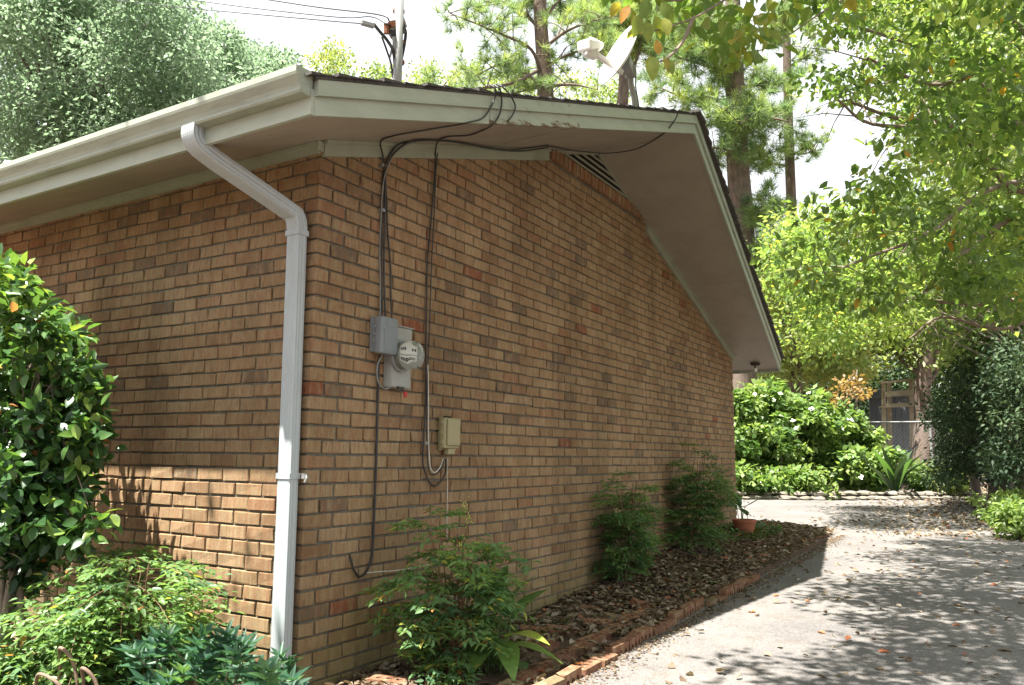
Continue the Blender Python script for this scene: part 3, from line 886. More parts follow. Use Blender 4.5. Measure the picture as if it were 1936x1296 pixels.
cable(W([(806,905,.02),(838,908,.02)][:0] + [(843,868,.035),(842,895,.02),(832,912,.016),(820,919,.016),(808,905,.016),(800,878,.016),(800,850,.016),(804,780,.014),(805,720,.014),(806,600,.014),(808,500,.014),(815,420,.016),(822,330,.018),(823,290,.03),(828,268,.05)]) +
      [onsoff(845,259), onsoff(885,256), onsoff(912,247), onsoff(930,237,.02), onrake(942,222,.035), onrake(948,202,.05), onrake(948,184,.06), onrake(944,168,.09), onrake(930,160,.04)], .005, 'cable',
      'black cable with the longer loop under the beige box, rising to the roof edge', GC)
cable(W([(840,868,.035),(836,880,.022),(828,894,.02),(818,898,.02),(811,890,.02),(808,860,.02),(807,800,.022),(808,720,.022),(812,620,.02),(815,520,.02),(820,420,.02),(824,330,.02),(827,290,.03)]), .004, 'cable',
      'black cable with the shorter loop under the beige box', GC)
cable(W([(838,868,.04),(833,882,.028),(824,893,.028),(816,890,.028),(812,870,.028),(810,820,.028),(810,760,.026),(809,690,.024)]), .0035, 'cable_white',
      'thin white cable looped beside the black ones under the beige box', GC)
cable([onrake(938,160,.03), onrake(950,165,.09), onrake(964,180,.065), onrake(974,200,.055), onrake(970,216,.045), onrake(960,230,.03)], .0045, 'cable',
      'short black cable hooked over the roof edge, right one of the loops', GC)
cable(W([(1034,276,.045),(1060,281,.06),(1100,287,.11),(1150,290,.22),(1200,283,.36),(1232,268,.52)]) + [onrake(1258,250,-.02), onrake(1274,230,.05), onrake(1281,214,.09), onrake(1272,206,.07)], .0055, 'cable',
      'black cable drooping freely from the louver vent to the peak of the roof edge', GC)
cable(W([(718,672,.04),(716,690,.02),(714,760),(712,850),(708,960),(704,1040),(698,1070),(689,1086,.02),(678,1090,.02),(669,1078,.02),(664,1060,.016),(661,1050,.0)]), .0065, 'cable',
      'black cable running down from the grey box and hooking into the wall near the corner', GC)
cable(W([(722,672,.05),(714,690,.03),(713,712,.03),(718,728,.03),(728,736,.03),(738,732,.045)]), .005, 'cable_grey',
      'short grey-green ground cable looping between grey box and meter', GC)
cable(W([(690,1084,.02),(720,1081,.03),(750,1079,.05),(812,1068,.10)]), .003, 'cable_white',
      'thin pale wire running sideways from the black hook into the shrub', GC, 'wire')
cable(W([(846,868,.02),(846,920,.01),(845,980,.01),(845,1020,.01)]), .0025, 'cable_white',
      'thin pale wire hanging straight down from the beige box', GC, 'wire')
GP = 'cable clips on the gable wall'
for i, (px, py, lb) in enumerate([(722,313,'small metal strap round the cable bundle just under the frieze'),(803,838,'small white clip on the cable pair left of the beige box'),(722,398,'metal clip on the cable bundle above the grey box')]):
    c = onx(px, py, .016); q = MB(); q.box((.001,c[1]-.010,c[2]-.009),(.030,c[1]+.016,c[2]+.009))
    tag(q.build('cable_clip', MAT['galv'], None, bevel=.002), lb, 'clip', GP)
c = onx(928, 576, .01); q = MB(); q.tube([(0,c[1]-.01,c[2]-.008),(.02,c[1],c[2]),(.03,c[1]+.01,c[2]+.006)], .003, 5); q.tube([(.01,c[1]-.02,c[2]+.004),(.02,c[1],c[2]-.002),(.018,c[1]+.018,c[2]-.012)], .0025, 5)
tag(q.build('wall_hook', MAT['rustwire'], None), 'small dark wire hook sticking out of the brick in the middle of the wall', 'hook')

# ------------------------------------------------------------------ service mast
mb = at(752, 145, 6.0); mx_, my_ = mb[0], mb[1]; mz = zs(my_)+TH
t = thing('service_mast', 'grey metal electric service mast with rusty clamps rising from the roof', 'mast', (mx_, my_, mz))
topp = at(757, -60, 5.95)
q = MB(); q.tube([(mx_,my_,mz-.1), tuple(topp)], .034, 14); q.build('pipe', MAT['galv'], t, True)
for py in (22, 82, 118):
    c = at(754, py, 5.98); q = MB(); q.lathe([(.040,-.014),(.045,-.008),(.045,.008),(.040,.014)], Matrix.Translation(c), 14); q.build('clamp', MAT['rust'], t)
c0 = at(746, 44, 5.95)
q = MB(); q.beam(at(736,48,5.9), at(762,44,5.98), .05, .045); q.build('insulator_rack', MAT['rust'], t)
q = MB(); q.tube([at(731,46,5.9), at(731,64,5.9)], .022, 8); q.build('insulator', MAT['rust'], t)
q = MB(); q.tube([at(745,70,5.9), at(748,144,5.95)], .014, 8); q.build('conduit', MAT['galv'], t)
q = MB(); q.lathe([(.012,0),(.030,.03),(.036,.06),(.034,.10),(.012,.13)], Matrix.Translation(at(742,74,5.93)), 10); q.build('weatherhead', MAT['plate'], t)
q = MB(); q.tube([at(757,20,5.97), at(764,40,5.96), at(768,52,5.97)], .010, 6); q.tube([at(748,88,5.93), at(740,96,5.9), at(737,108,5.9)], .009, 6); q.build('bracket_arm', MAT['galv'], t)
q = MB(); q.beam(at(742,56,5.9), at(745,70,5.92), .03, .04); q.beam(at(759,52,5.94), at(762,64,5.95), .035, .03); q.build('terminal', MAT['cable'], t)
GW = 'overhead wires at the mast'
cable([at(762,48,5.96), at(767,62,5.98), at(764,88,5.98), at(759,112,5.98)], .012, 'cable', 'black drip loop at the right of the service mast', GW)
cable([at(706,45,5.75), at(718,60,5.8), at(733,78,5.88), at(744,100,5.9), at(748,142,5.95)], .012, 'cable', 'black drip loop falling left of the service mast to the roof', GW)
cable([at(722,70,5.8), at(731,95,5.86), at(739,120,5.9), at(743,148,5.95)], .008, 'cable', 'thin slack wire at the left of the service mast', GW)
q = MB(); q.beam(at(683,43,5.7), at(707,50,5.76), .035, .03); o = q.build('wire_splice', MAT['galv'], None, bevel=.004); tag(o, 'grey splice sleeve on the overhead wire left of the mast', 'wire splice')
cable([at(740,50,5.9), at(728,44,5.88), at(700,32,6.0), at(640,33,6.6), at(480,16,8.2), at(340,-2,9.6), at(100,-30,12)], .005, 'cable', 'overhead wire, middle of the three strung to the mast', GW)
cable([at(738,42,5.9), at(715,28,6.0), at(600,14,7.0), at(480,-4,8.0), at(300,-30,10)], .006, 'cable', 'overhead wire, right one of the three strung to the mast', GW)
cable([at(684,45,5.7), at(600,38,6.5), at(350,15,9.3), at(200,-2,11.5), at(60,-20,14)], .005, 'cable', 'overhead wire, left one of the three, ending at the grey splice', GW)

# ------------------------------------------------------------------ satellite dish
db = at(1200, 190, 6.75)
t = thing('satellite_dish', 'white oval satellite dish on a bent mast at the roof ridge', 'satellite dish', tuple(db))
nrm = Vector((-.50,-.77,.36)).normalized()
cdish = Vector(at(1174, 108, 6.55))
# in-plane axes: long axis runs up and right in the view
la = Vector(tuple(CR*.50+CU*.86)); la = (la - nrm*la.dot(nrm)).normalized(); sa = nrm.cross(la)
V = []; F = []; NR, NS = 8, 32
for i in range(NR+1):
    rr = i/NR
    for k in range(NS):
        a = 2*PI*k/NS
        V.append(cdish + la*(math.cos(a)*rr*.275) + sa*(math.sin(a)*rr*.235) + nrm*(.065*rr*rr-.035))
for i in range(NR):
    for k in range(NS):
        F.append((i*NS+k, i*NS+(k+1) % NS, (i+1)*NS+(k+1) % NS, (i+1)*NS+k))
o = mk('reflector', V, F, MAT['dish'], t, smooth=True)
md = o.modifiers.new('s', 'SOLIDIFY'); md.thickness = .008
# feed arm and head
a0 = cdish - la*.225 + nrm*.0 ; a0 = Vector(at(1176,138,6.50)); a1 = Vector(at(1128,104,6.28))
q = MB(); q.beam(a0, a1, .035, .042, up=tuple(CU)); q.build('feed_arm', MAT['dish_arm'], t, bevel=.006)
q = MB()
e0 = Vector(at(1128,104,6.28)); e1 = Vector(at(1106,96,6.24))
q.beam(e0, e1, .06, .085, up=tuple(CU)); q.build('feed_bracket', MAT['dish_arm'], t, bevel=.01)
q = MB(); q.beam(Vector(at(1103,86,6.22)), Vector(at(1124,90,6.34)), .13, .085, up=tuple(CU)); q.build('feed_head', MAT['dish'], t, bevel=.015)
for i, (px, py) in enumerate(((1129,84),(1118,78))):
    c = Vector(at(px, py, 6.36)); dz = (cdish-c).normalized()
    Mh = Matrix.Translation(c) @ dz.to_track_quat('Z','Y').to_matrix().to_4x4()
    q = MB(); q.lathe([(.024,-.02),(.030,.02),(.031,.045),(.02,.05)], Mh, 14); q.build('feed_horn', MAT['dish'], t, True)
q = MB(); q.tube([tuple(db+np.array([.02,.02,-.3])), tuple(at(1199,185,6.75)), tuple(at(1193,160,6.72)), tuple(at(1191,128,6.70))], .024, 12); q.build('mast', MAT['galv'], t, True)
q = MB(); q.beam(Vector(at(1192,146,6.70)), Vector(at(1192,126,6.70)), .085, .07, up=tuple(CF)); q.build('clamp', MAT['galv'], t, bevel=.006)
q = MB(); q.beam(Vector(at(1190,134,6.68)), cdish-nrm*.05, .07, .09, up=(0,0,1)); q.build('back_bracket', MAT['galv'], t, bevel=.005)
q = MB(); q.tube(smooth_path([at(1192,124,6.72), at(1198,123,6.74), at(1202,132,6.75), at(1202,165,6.77), at(1206,190,6.8), at(1208,206,6.82)], 5), .006, 6); q.build('dish_cable', MAT['cable'], t)

# ------------------------------------------------------------------ foliage helpers
def unit(v): return v/np.maximum(np.linalg.norm(v, axis=-1, keepdims=True), 1e-9)
HEXA = np.array([(0,0,0),(.30,.5,.10),(.68,.40,.08),(1,0,-.10),(.68,-.40,.08),(.30,-.5,.10)])
LANCE = np.array([(0,0,0),(.25,.5,.06),(.6,.38,.05),(1,0,-.08),(.6,-.38,.05),(.25,-.5,.06)])
def leaves(pos, dirs, nrm, L_, Wd, tone, simple_=False, tmpl=HEXA):
    n_ = len(pos)
    d = unit(dirs); s_ = unit(np.cross(nrm, d)); u_ = np.cross(d, s_)
    L_ = np.broadcast_to(L_, (n_,)).reshape(-1,1,1); Wd = np.broadcast_to(Wd, (n_,)).reshape(-1,1,1)
    if simple_:
        T = np.array([(0,0,0),(.45,.5,.05),(1,0,0),(.45,-.5,.05)]); FF = np.array([[0,1,2,3]])
    else:
        T = tmpl; FF = np.array([[0,3,2,1],[0,5,4,3]])
    V = pos[:,None,:] + d[:,None,:]*(T[:,0][None,:,None]*L_) + s_[:,None,:]*(T[:,1][None,:,None]*Wd) + u_[:,None,:]*(T[:,2][None,:,None]*L_)
    k = len(T)
    F = (FF[None]+(np.arange(n_)*k)[:,None,None]).reshape(-1, 4)
    return V.reshape(-1,3), F, np.repeat(tone, k)
def cloud(centres, radii, per, flat=.7):
    n_ = len(centres); k = per
    p = RNG.normal(0, 1, (n_, k, 3)); p = unit(p)*(RNG.random((n_, k, 1))**.45)
    p[..., 2] *= flat
    return (centres[:,None,:] + p*np.asarray(radii).reshape(-1,1,1)).reshape(-1,3), p.reshape(-1,3)
def inpoly(poly, n_):
    poly = np.array(poly, float); lo = poly.min(0); hi = poly.max(0); out = []
    while len(out) < n_:
        c = lo+(hi-lo)*RNG.random(2); ins = False; j = len(poly)-1
        for i in range(len(poly)):
            if (poly[i,1] > c[1]) != (poly[j,1] > c[1]) and c[0] < (poly[j,0]-poly[i,0])*(c[1]-poly[i,1])/(poly[j,1]-poly[i,1])+poly[i,0]: ins = not ins
            j = i
        if ins: out.append(c)
    return np.array(out)
def spots(poly, d0, d1, n_):
    c = inpoly(poly, n_); d = RNG.uniform(d0, d1, n_)
    return np.array([at(x, y, z) for (x, y), z in zip(c, d)])
def foliage(name, centres, radii, per, L_, Wd, matn, parent, tone_c=(.5,.2), tone_l=.15, simple_=True, up=.8, droop=.3, flat=.7, warm=0.0, zmin=None):
    centres = np.asarray(centres)
    if not hasattr(radii, '__len__'): radii = np.full(len(centres), radii)*RNG.uniform(.7, 1.3, len(centres))
    P, rel = cloud(centres, radii, per, flat)
    n_ = len(P)
    dirs = rel*1.0 + RNG.normal(0, .6, (n_,3)); dirs[:,2] -= droop
    nr = RNG.normal(0, .6, (n_,3)); nr[:,2] += up
    tc = np.repeat(RNG.normal(tone_c[0], tone_c[1], len(centres)), per)
    tone = np.clip(tc + RNG.normal(0, tone_l, n_), 0, .92)
    if warm: tone = np.where(RNG.random(n_) < warm, RNG.uniform(.93, 1, n_), tone)
    if zmin is not None:
        k = P[:,2] > zmin; P, dirs, nr, tone = P[k], dirs[k], nr[k], tone[k]; n_ = len(P)
    V, F, T = leaves(P, dirs, nr, L_*RNG.uniform(.65,1.25,n_), Wd*RNG.uniform(.7,1.2,n_), tone, simple_)
    o = mk(name, V, F, MAT[matn], parent, T); o['kind'] = 'stuff'
    return o
def limbs(q, root, targets, r0, r1=.012, n=5, wig=.12):
    root = Vector(root)
    for tg in targets:
        tg = Vector(tg); d = tg-root; pts = []
        for k in range(n+1):
            f = k/n; p = root + d*f
            p.z += d.length*.10*math.sin(f*PI)
            if 0 < k < n: p += Vector((random.gauss(0,wig),random.gauss(0,wig),random.gauss(0,wig)))*d.length*.18
            pts.append(p)
        q.tube(smooth_path(pts, 3), [r0+(r1-r0)*(i/(n*3)) for i in range(n*3+1)], 6, False)

def tree(name, label, group, base, top, r0, bark, centres, radii, per, L_, Wd, leafm, nl=14, lim=None, parent_fol='crown', **kw):
    base = Vector(base); top = Vector(top)
    t = thing(name, label, 'tree', tuple(base), group)
    q = MB(); n_ = 8; pts = []; rr = []
    for i in range(n_+1):
        f = i/n_; p = base.lerp(top, f) + Vector((random.gauss(0,.05),random.gauss(0,.05),0))*(0 if i in (0,) else 1)
        pts.append(p); rr.append(r0*(1.25 if i == 0 else 1)*(1-.72*f))
    q.tube(pts, rr, 12); q.build('trunk', MAT[bark], t, True)
    q = MB(); idx = RNG.choice(len(centres), min(nl, len(centres)), replace=False)
    for i in idx:
        f = random.uniform(.45, 1.0); root = base.lerp(top, f)
        limbs(q, root, [centres[i]], r0*.28*(1.3-f), .01)
    q.build('branches', MAT[bark], t, True)
    foliage(parent_fol, centres, radii, per, L_, Wd, leafm, t, **kw)
    return t

# ------------------------------------------------------------------ trees behind the house
GT = 'trees behind the house'
g0 = float(drive_z(12))
c = spots([(-60,-120),(330,-140),(345,20),(372,80),(400,150),(395,330),(250,330),(-60,400)], 15, 21, 330)
tree('oak_tree', 'large pale green oak filling the sky at the far left behind the gutter', GT, (at(60,500,18)[0], at(60,500,18)[1], .2), at(120,60,18), .35, 'bark', c, .80, 330, .115, .062, 'oak', 30, tone_c=(.55,.25))
c = spots([(345,70),(420,62),(440,90),(460,105),(520,95),(548,130),(545,200),(400,330),(330,330)], 19, 23, 110)
tree('oak_tree', 'rounded green oak between the large left tree and the roof corner', GT, (at(450,500,21)[0], at(450,500,21)[1], .2), at(450,150,21), .28, 'bark', c, .62, 420, .115, .062, 'oak', 16, tone_c=(.45,.25))
c = spots([(570,140),(590,100),(625,88),(660,105),(690,125),(735,130),(740,190),(560,200)], 27, 31, 40)
tree('hardwood_tree', 'small pale treetop showing just over the roof left of the mast', GT, (at(640,500,29)[0], at(640,500,29)[1], .2), at(640,130,29), .2, 'bark', c, .55, 90, .15, .08, 'bgleaf', 8, tone_c=(.6,.2))
c = spots([(780,110),(860,140),(960,125),(1100,135),(1180,170),(1200,260),(780,260)], 30, 36, 70)
tree('hardwood_tree', 'low hardwood crown showing over the roof below the pine branches', GT, (at(930,500,33)[0], at(930,500,33)[1], .2), at(930,180,33), .22, 'bark', c, .8, 120, .17, .09, 'bgleaf', 8, tone_c=(.6,.2))

# pines: trunk, long limbs and tufts of needles
def tufts(name, P, axes, L_, parent, per=52, tc=(.5,.25)):
    n_ = len(P)
    d = unit(RNG.normal(0, 1, (n_, per, 3)) + axes[:,None,:]*.9)
    b0 = P[:,None,:] + d*L_*.04
    Ls = L_*RNG.uniform(.65, 1.1, (n_, per, 1))
    tip = P[:,None,:] + d*Ls; tip[...,2] -= Ls[...,0]*.05
    sd = unit(np.cross(d, RNG.normal(0,1,(n_,per,3))))*L_*.020
    V = np.stack([b0-sd, b0+sd, tip+sd*.5, tip-sd*.5], 2).reshape(-1,3)
    F = np.arange(len(V)).reshape(-1,4)
    T = np.repeat(np.clip(RNG.normal(tc[0], tc[1], (n_,1))+RNG.normal(0,.12,(n_,per)),0,1).ravel(), 4)
    o = mk(name, V, F, MAT['pine'], parent, T); o['kind'] = 'stuff'; return o
def pine(label, base, trunk, r0, branches, L_=.26, ntuft=9, spread=.55, tc=(.5,.25), extra=None):
    t = thing('pine_tree', label, 'tree', tuple(base), 'tall pines behind the house')
    q = MB(); pts = smooth_path([base]+trunk, 4); m_ = len(pts)
    q.tube(pts, [r0*(1.15-.6*i/m_) for i in range(m_)], 14); q.build('trunk', MAT['pinebark'], t, True)
    TP = []; TA = []
    for br in branches:
        pts = smooth_path(br, 5); m_ = len(pts)
        q = MB(); q.tube(pts, [max(.012, r0*.24*(1-.85*i/m_)) for i in range(m_)], 7, False)
        for i in range(3, m_):
            if random.random() < .62:
                for _ in range(2):
                    tip = pts[i] + Vector((random.gauss(0,.6),random.gauss(0,.6),random.gauss(.12,.4)))*spread*1.3
                    q.tube([pts[i], pts[i].lerp(tip,.5)+Vector((0,0,.06)), tip], [.014,.010,.006], 4, False)
                    for _k in range(max(3,int(ntuft*.62))):
                        f = random.uniform(.35, 1.1); c_ = pts[i].lerp(tip, f)
                        TP.append(c_ + Vector((random.gauss(0,.14),random.gauss(0,.14),random.gauss(0,.14)))*spread*1.6); TA.append((tip-pts[i]).normalized()+Vector((0,0,.5)))
        q.build('limb', MAT['pinebark'], t, True)
    tufts('needles', np.array([tuple(p) for p in TP]), np.array([tuple(a) for a in TA]), L_, t, tc=tc)
    return t
D = 19.0
def A(px, py, dd=0, D_=None): return Vector(at(px, py, (D_ or D)+dd))
b0 = at(1030, 420, 19); b0[2] = .2
br = [[A(1026,150),A(1005,95,-.4),A(960,70,-.8),A(900,45,-1.2),A(850,25,-1.4)], [A(1026,165),A(985,135,.5),A(940,125,1),A(890,150,1)],
      [A(1024,60),A(985,20,.3),A(930,-5,.6),A(880,-30,1)], [A(1030,90),A(1070,60,-.3),A(1120,40,-.5),A(1170,30,-.8)], [A(1030,130),A(1060,110,.6),A(1110,95,1),A(1160,110,1.2)],
      [A(1028,40),A(1060,0,.4),A(1110,-20,.5)], [A(1032,165),A(1080,160,-.5),A(1130,170,-.8)], [A(1024,130),A(960,160,-1),A(860,170,-1.2),A(800,165,-1.2)],
      [A(1024,0),A(970,-30),A(900,-50)], [A(1030,160),A(1000,170,1),A(930,185,1.5)]]
pine('pine with a forked grey trunk behind the ridge, left of the dish', b0, [A(1031,250),A(1030,150),A(1022,40),A(1020,-60),A(1018,-200)], .20, br, .23, 7, .48)
D = 21.5
b0 = at(1402, 800, 21.5); b0[2] = .25
br = [[A(1388,120),A(1360,130,-.4),A(1320,120,-.8),A(1270,105,-1)], [A(1390,195),A(1350,190,.3),A(1310,192,.5),A(1245,165,.6)],
      [A(1396,90),A(1430,60,-.4),A(1470,40,-.6)], [A(1394,290),A(1370,282,-.4),A(1345,280,-.5)], [A(1396,250),A(1430,235,-.5),A(1460,225,-.8),A(1490,230,-1)],
      [A(1394,170),A(1430,160,.5),A(1465,170,.8)], [A(1396,390),A(1430,395,-.4),A(1470,385,-.6)], [A(1400,300),A(1430,300,.5),A(1455,290,.6)],
      [A(1388,80),A(1340,60,.5),A(1280,50,.8),A(1230,60,1)], [A(1392,210),A(1410,225,-1),A(1400,235,-1.4)], [A(1390,140),A(1350,100,-1),A(1310,70,-1.2)],
      [A(1385,20),A(1330,0,.2),A(1270,-10,.5)], [A(1402,480),A(1430,490,-.4),A(1465,490,-.5)]]
pine('thick trunked pine just right of the roof peak', b0, [A(1404,470),A(1396,330),A(1392,230),A(1388,120),A(1386,40),A(1384,-120)], .31, br, .30, 11, .62)
D = 23.0
b0 = at(1505, 800, 23); b0[2] = .3
br = [[A(1490,285),A(1515,292,-.3),A(1540,285,-.5)], [A(1488,150),A(1460,160,-.4),A(1430,150,-.6)], [A(1486,130),A(1520,110,.2),A(1550,90,.4)], [A(1492,390),A(1475,400,-.4),A(1450,395,-.6)],
      [A(1488,200),A(1470,215,-.5),A(1440,220,-.8)], [A(1494,315),A(1465,310,.3),A(1440,298,.5)], [A(1486,60),A(1520,40,.2),A(1550,60,.4)], [A(1487,90),A(1450,70,.2)]]
pine('thin straight pine trunk further back, right of the thick pine', b0, [A(1502,620),A(1499,470),A(1493,300),A(1488,120),A(1484,-100)], .17, br, .24, 5, .42)
D = 26.0
b0 = at(1180, 500, 26); b0[2] = .3
br = [[A(1100+k*14,40+30*(k % 4)),A(1130+k*14,20+30*(k % 3)),A(1165+k*12,30+35*(k % 4),.8)] for k in range(0,14)]
pine('hazy pine crown behind the satellite dish', b0, [A(1175,300),A(1180,150),A(1185,0),A(1186,-150)], .2, br, .30, 16, .7, (.7,.2))  # hazy look comes from a paler needle tone

# ------------------------------------------------------------------ right side trees and woods
GR = 'trees along the driveway'
# main overhanging dogwood, trunk beyond the right edge of the view
poly = [(1520,-60),(1560,100),(1550,160),(1585,195),(1640,240),(1650,330),(1580,385),(1500,430),(1480,500),(1520,560),(1600,520),(1680,600),(1720,470),(1800,560),(1990,620),(2100,300),(2050,-120)]
c1 = spots(poly, 5.0, 8.8, 250)
c1 = c1[(c1[:,2] > 1.9)]
dtop = Vector((4.7, 5.2, 2.6))
t = thing('dogwood_tree', 'dogwood whose leafy branches arch over the driveway from the right edge', 'tree', (4.9, 5.3, 0), GR)
q = MB(); q.tube(smooth_path([(4.9,5.3,-.1),(4.85,5.25,1.0),(4.7,5.2,1.9),dtop],4), [.12-.0045*i for i in range(13)], 10); q.build('trunk', MAT['bark'], t, True)
LB = [[dtop, at(2050,300,7.6), at(1936,362,7.2), at(1860,300,7.0), at(1800,237,6.8), at(1700,225,6.5), at(1600,190,6.2)],
      [dtop, at(2040,260,6.9), at(1936,235,6.4), at(1800,238,6.2), at(1650,235,6.0), at(1585,190,5.9)],
      [dtop, at(2050,200,7), at(1936,140,6.4), at(1850,140,6.2), at(1760,160,6), at(1640,110,5.8)],
      [dtop, at(2040,380,7.4), at(1936,345,7), at(1850,370,6.8), at(1760,440,6.6), at(1660,480,6.4), at(1560,520,6.3)],
      [dtop, at(2040,500,7.6), at(1936,560,7.5), at(1860,575,7.4), at(1760,570,7.3), at(1700,562,7.2)],
      [dtop, at(2050,150,7.5), at(1936,60,7.3), at(1880,0,7.2), at(1850,-60,7)],
      [dtop, at(2050,520,7.9), at(1930,610,7.8), at(1870,620,7.8), at(1780,600,7.7), at(1720,640,7.7)],
      [dtop, at(2000,400,6.4), at(1900,420,6.0), at(1800,500,5.8), at(1740,560,5.7)],
      [dtop, at(2060,380,8.2), at(1936,235,8.2), at(1800,120,8), at(1650,60,7.8), at(1560,30,7.6)]]
for i, Lp in enumerate(LB):
    q = MB(); pp = smooth_path(Lp, 5); m_ = len(pp); r_0 = .045 if i in (0,5) else .03
    q.tube(pp, [r_0*(1-.85*k/m_)+.003 for k in range(m_)], 7, False)
    for k in range(8, m_, 2):
        for _ in range(2):
            e = pp[k]+Vector((random.gauss(-.1,.3),random.gauss(0,.3),random.gauss(0,.22)))
            q.tube([pp[k], pp[k].lerp(e,.5)+Vector((0,0,.03)), e], [.006,.004,.002], 4, False)
            
    q.build('limb', MAT['twig'], t, True)
foliage('crown', c1, .27, 44, .080, .044, 'dogwood', t, tone_c=(.5,.22), simple_=False, up=1.0, droop=.55, flat=.5, warm=.012)
# the part of the crown beyond the right edge that shades the driveway
n_ = 150
c2 = np.stack([RNG.uniform(2.9,6.2,n_), RNG.uniform(1.5,9,n_), RNG.uniform(2.6,5.2,n_)], 1)
foliage('outer_crown', c2, .42, 36, .11, .06, 'dogwood', t, simple_=True, flat=.5)

n_ = 330
c2 = np.stack([RNG.uniform(.9,3.6,n_), RNG.uniform(-1.6,6.5,n_), np.zeros(n_)], 1)
c2[:,2] = np.maximum(4.6, 1.09+(c2[:,1]+2.86)*.62+.5) + RNG.uniform(0,1.2,n_)
c2 = c2[(c2[:,2] < 8) & (c2[:,0] > 1.35-.12*(c2[:,2]-4.6)+.35*np.sin(c2[:,1]*2.3))]
foliage('upper_crown', c2, .38, 74, .11, .06, 'dogwood', t, simple_=True, flat=.5)

# near branch with turning leaves, hanging in from the top
t = thing('maple_branch_tree', 'tree reaching in at the top with close yellow-green leaves turning orange', 'tree', (4.3, -.2, 0), GR)
q = MB(); rt = Vector((4.3,-.2,-.1)); q.tube(smooth_path([rt,(4.25,-.15,1.4),(4.0,0,2.9),(3.7,.2,3.7)],4), [.10-.005*i for i in range(13)], 10); q.build('trunk', MAT['bark'], t, True)
top_ = Vector((3.7,.2,3.7))
NB = [[(4.0,0,2.9), at(1640,-110,3.4), at(1500,-40,3.2), at(1400,-15,3.0), at(1310,35,2.9), at(1215,65,2.8)],
      [(4.0,0,2.9), at(1750,-120,4), at(1660,-40,4.0), at(1560,20,3.9), at(1470,80,3.8), at(1400,110,3.7)],
      [top_, at(1600,-200,3.9), at(1480,-90,3.4), at(1380,-40,3.0), at(1290,0,2.9), at(1200,-10,2.8)],
      [at(1310,35,2.9), at(1290,80,2.85), at(1262,110,2.8), at(1245,118,2.78)]]
for Lp in NB:
    q = MB(); pp = smooth_path(Lp, 5); m_ = len(pp); q.tube(pp, [.006*(1-.8*k/m_)+.0012 for k in range(m_)], 6, False); q.build('limb', MAT['twig'], t, True)
c = spots([(1180,-60),(1190,30),(1230,45),(1300,25),(1350,60),(1360,110),(1420,110),(1450,170),(1480,120),(1500,60),(1600,20),(1640,-60)], 2.9, 4.0, 40)
n_ = len(c)
foliage('crown', c, .13, 9, .075, .044, 'yellowleaf', t, tone_c=(.08,.15), tone_l=.2, simple_=False, up=.9, droop=.6, flat=.7)
# the separately readable close leaves
def big_leaf_mesh(L_, Wd, curl=.12, nseg=5, pr=None, fold=.12):
    V = []; F = []
    pr = pr or (lambda u: math.sin(PI*u**.85)**.9)
    for i in range(nseg+1):
        u = i/nseg; w = Wd/2*max(.02, pr(u)); x = L_*u; z = -curl*L_*u*u
        V += [(x,-w,z+fold*w),(x,0,z),(x,w,z+fold*w)]
    for i in range(nseg):
        a = i*3; F += [(a,a+3,a+4,a+1),(a+1,a+4,a+5,a+2)]
    return V, F
YL = []
for (px, py, ang, L_, tn, dd) in [(1228,105,-80,.085,.45,2.78),(1236,108,-95,.085,.3,2.76),(1254,108,-60,.06,.6,2.78),(1262,112,-70,.06,.25,2.80),(1246,104,100,.055,.8,2.78),
                              (1198,30,-75,.075,.6,2.8),(1208,28,-100,.085,.25,2.78),(1222,40,-85,.08,.3,2.8),(1238,30,-70,.08,.35,2.82),(1256,34,-80,.075,.5,2.82),(1226,0,-110,.09,.1,2.8),(1250,5,-60,.085,.15,2.84),(1190,10,-120,.07,.9,2.8)]:
    V, F = big_leaf_mesh(L_, L_*.55, .2, 5, None, .25)
    p = Vector(at(px, py, dd)); a = math.radians(ang)
    dx = Vector(tuple(CR*math.cos(a)+CU*math.sin(a)+CF*random.uniform(-.5,.3))).normalized()
    nz_ = Vector(tuple(-CF+CU*random.uniform(0,.9)+CR*random.uniform(-.5,.5))); yy = nz_.cross(dx).normalized(); zz = dx.cross(yy)
    VV = [p+dx*v[0]+yy*v[1]+zz*v[2] for v in V]
    mk('leaf', VV, F, MAT['yellowleaf'], t, np.full(len(VV), tn), True)

# second layer: mid-distance trees on the right
GB = 'trees at the end of the driveway'
def bgtree(label, poly, d0, d1, n_, rad, per, L_, Wd, m_, basepx, D_, tr=.12, name='hardwood_tree', **kw):
    c = spots(poly, d0, d1, n_); b_ = at(basepx[0], basepx[1], D_); b_[2] = float(drive_z(b_[1]))-.05
    bark_ = 'pinebark' if tr > .3 else 'bark'
    tp = at(basepx[0]+random.uniform(-25,25), basepx[2], D_)
    return tree(name, label, GB, b_, tp, tr, bark_, c, rad, per, L_, Wd, m_, 22, **kw)
bgtree('bright green dogwood crown low over the far driveway', [(1490,420),(1560,400),(1680,380),(1760,460),(1790,560),(1700,640),(1600,660),(1500,640),(1470,560),(1440,500)], 11, 15, 170, .48, 90, .10, .055, 'dogwood', (2030,900,560), 13.5, .10, tone_c=(.6,.2), warm=.012, droop=.5, simple_=True)
bgtree('tall hardwood crown at the upper right behind the dogwood', [(1560,-60),(1620,80),(1700,200),(1680,330),(1760,420),(1990,420),(1990,-80)], 13, 18, 230, .60, 120, .115, .062, 'bgleaf', (1900,900,100), 16, .16, tone_c=(.6,.2), warm=.04)
bgtree('hardwood crown filling the right edge above the dark evergreens', [(1690,400),(1990,380),(1990,720),(1850,700),(1760,640),(1700,560)], 14, 19, 190, .58, 120, .115, .062, 'bgleaf', (1880,900,400), 17, .14, tone_c=(.5,.2), warm=.05)
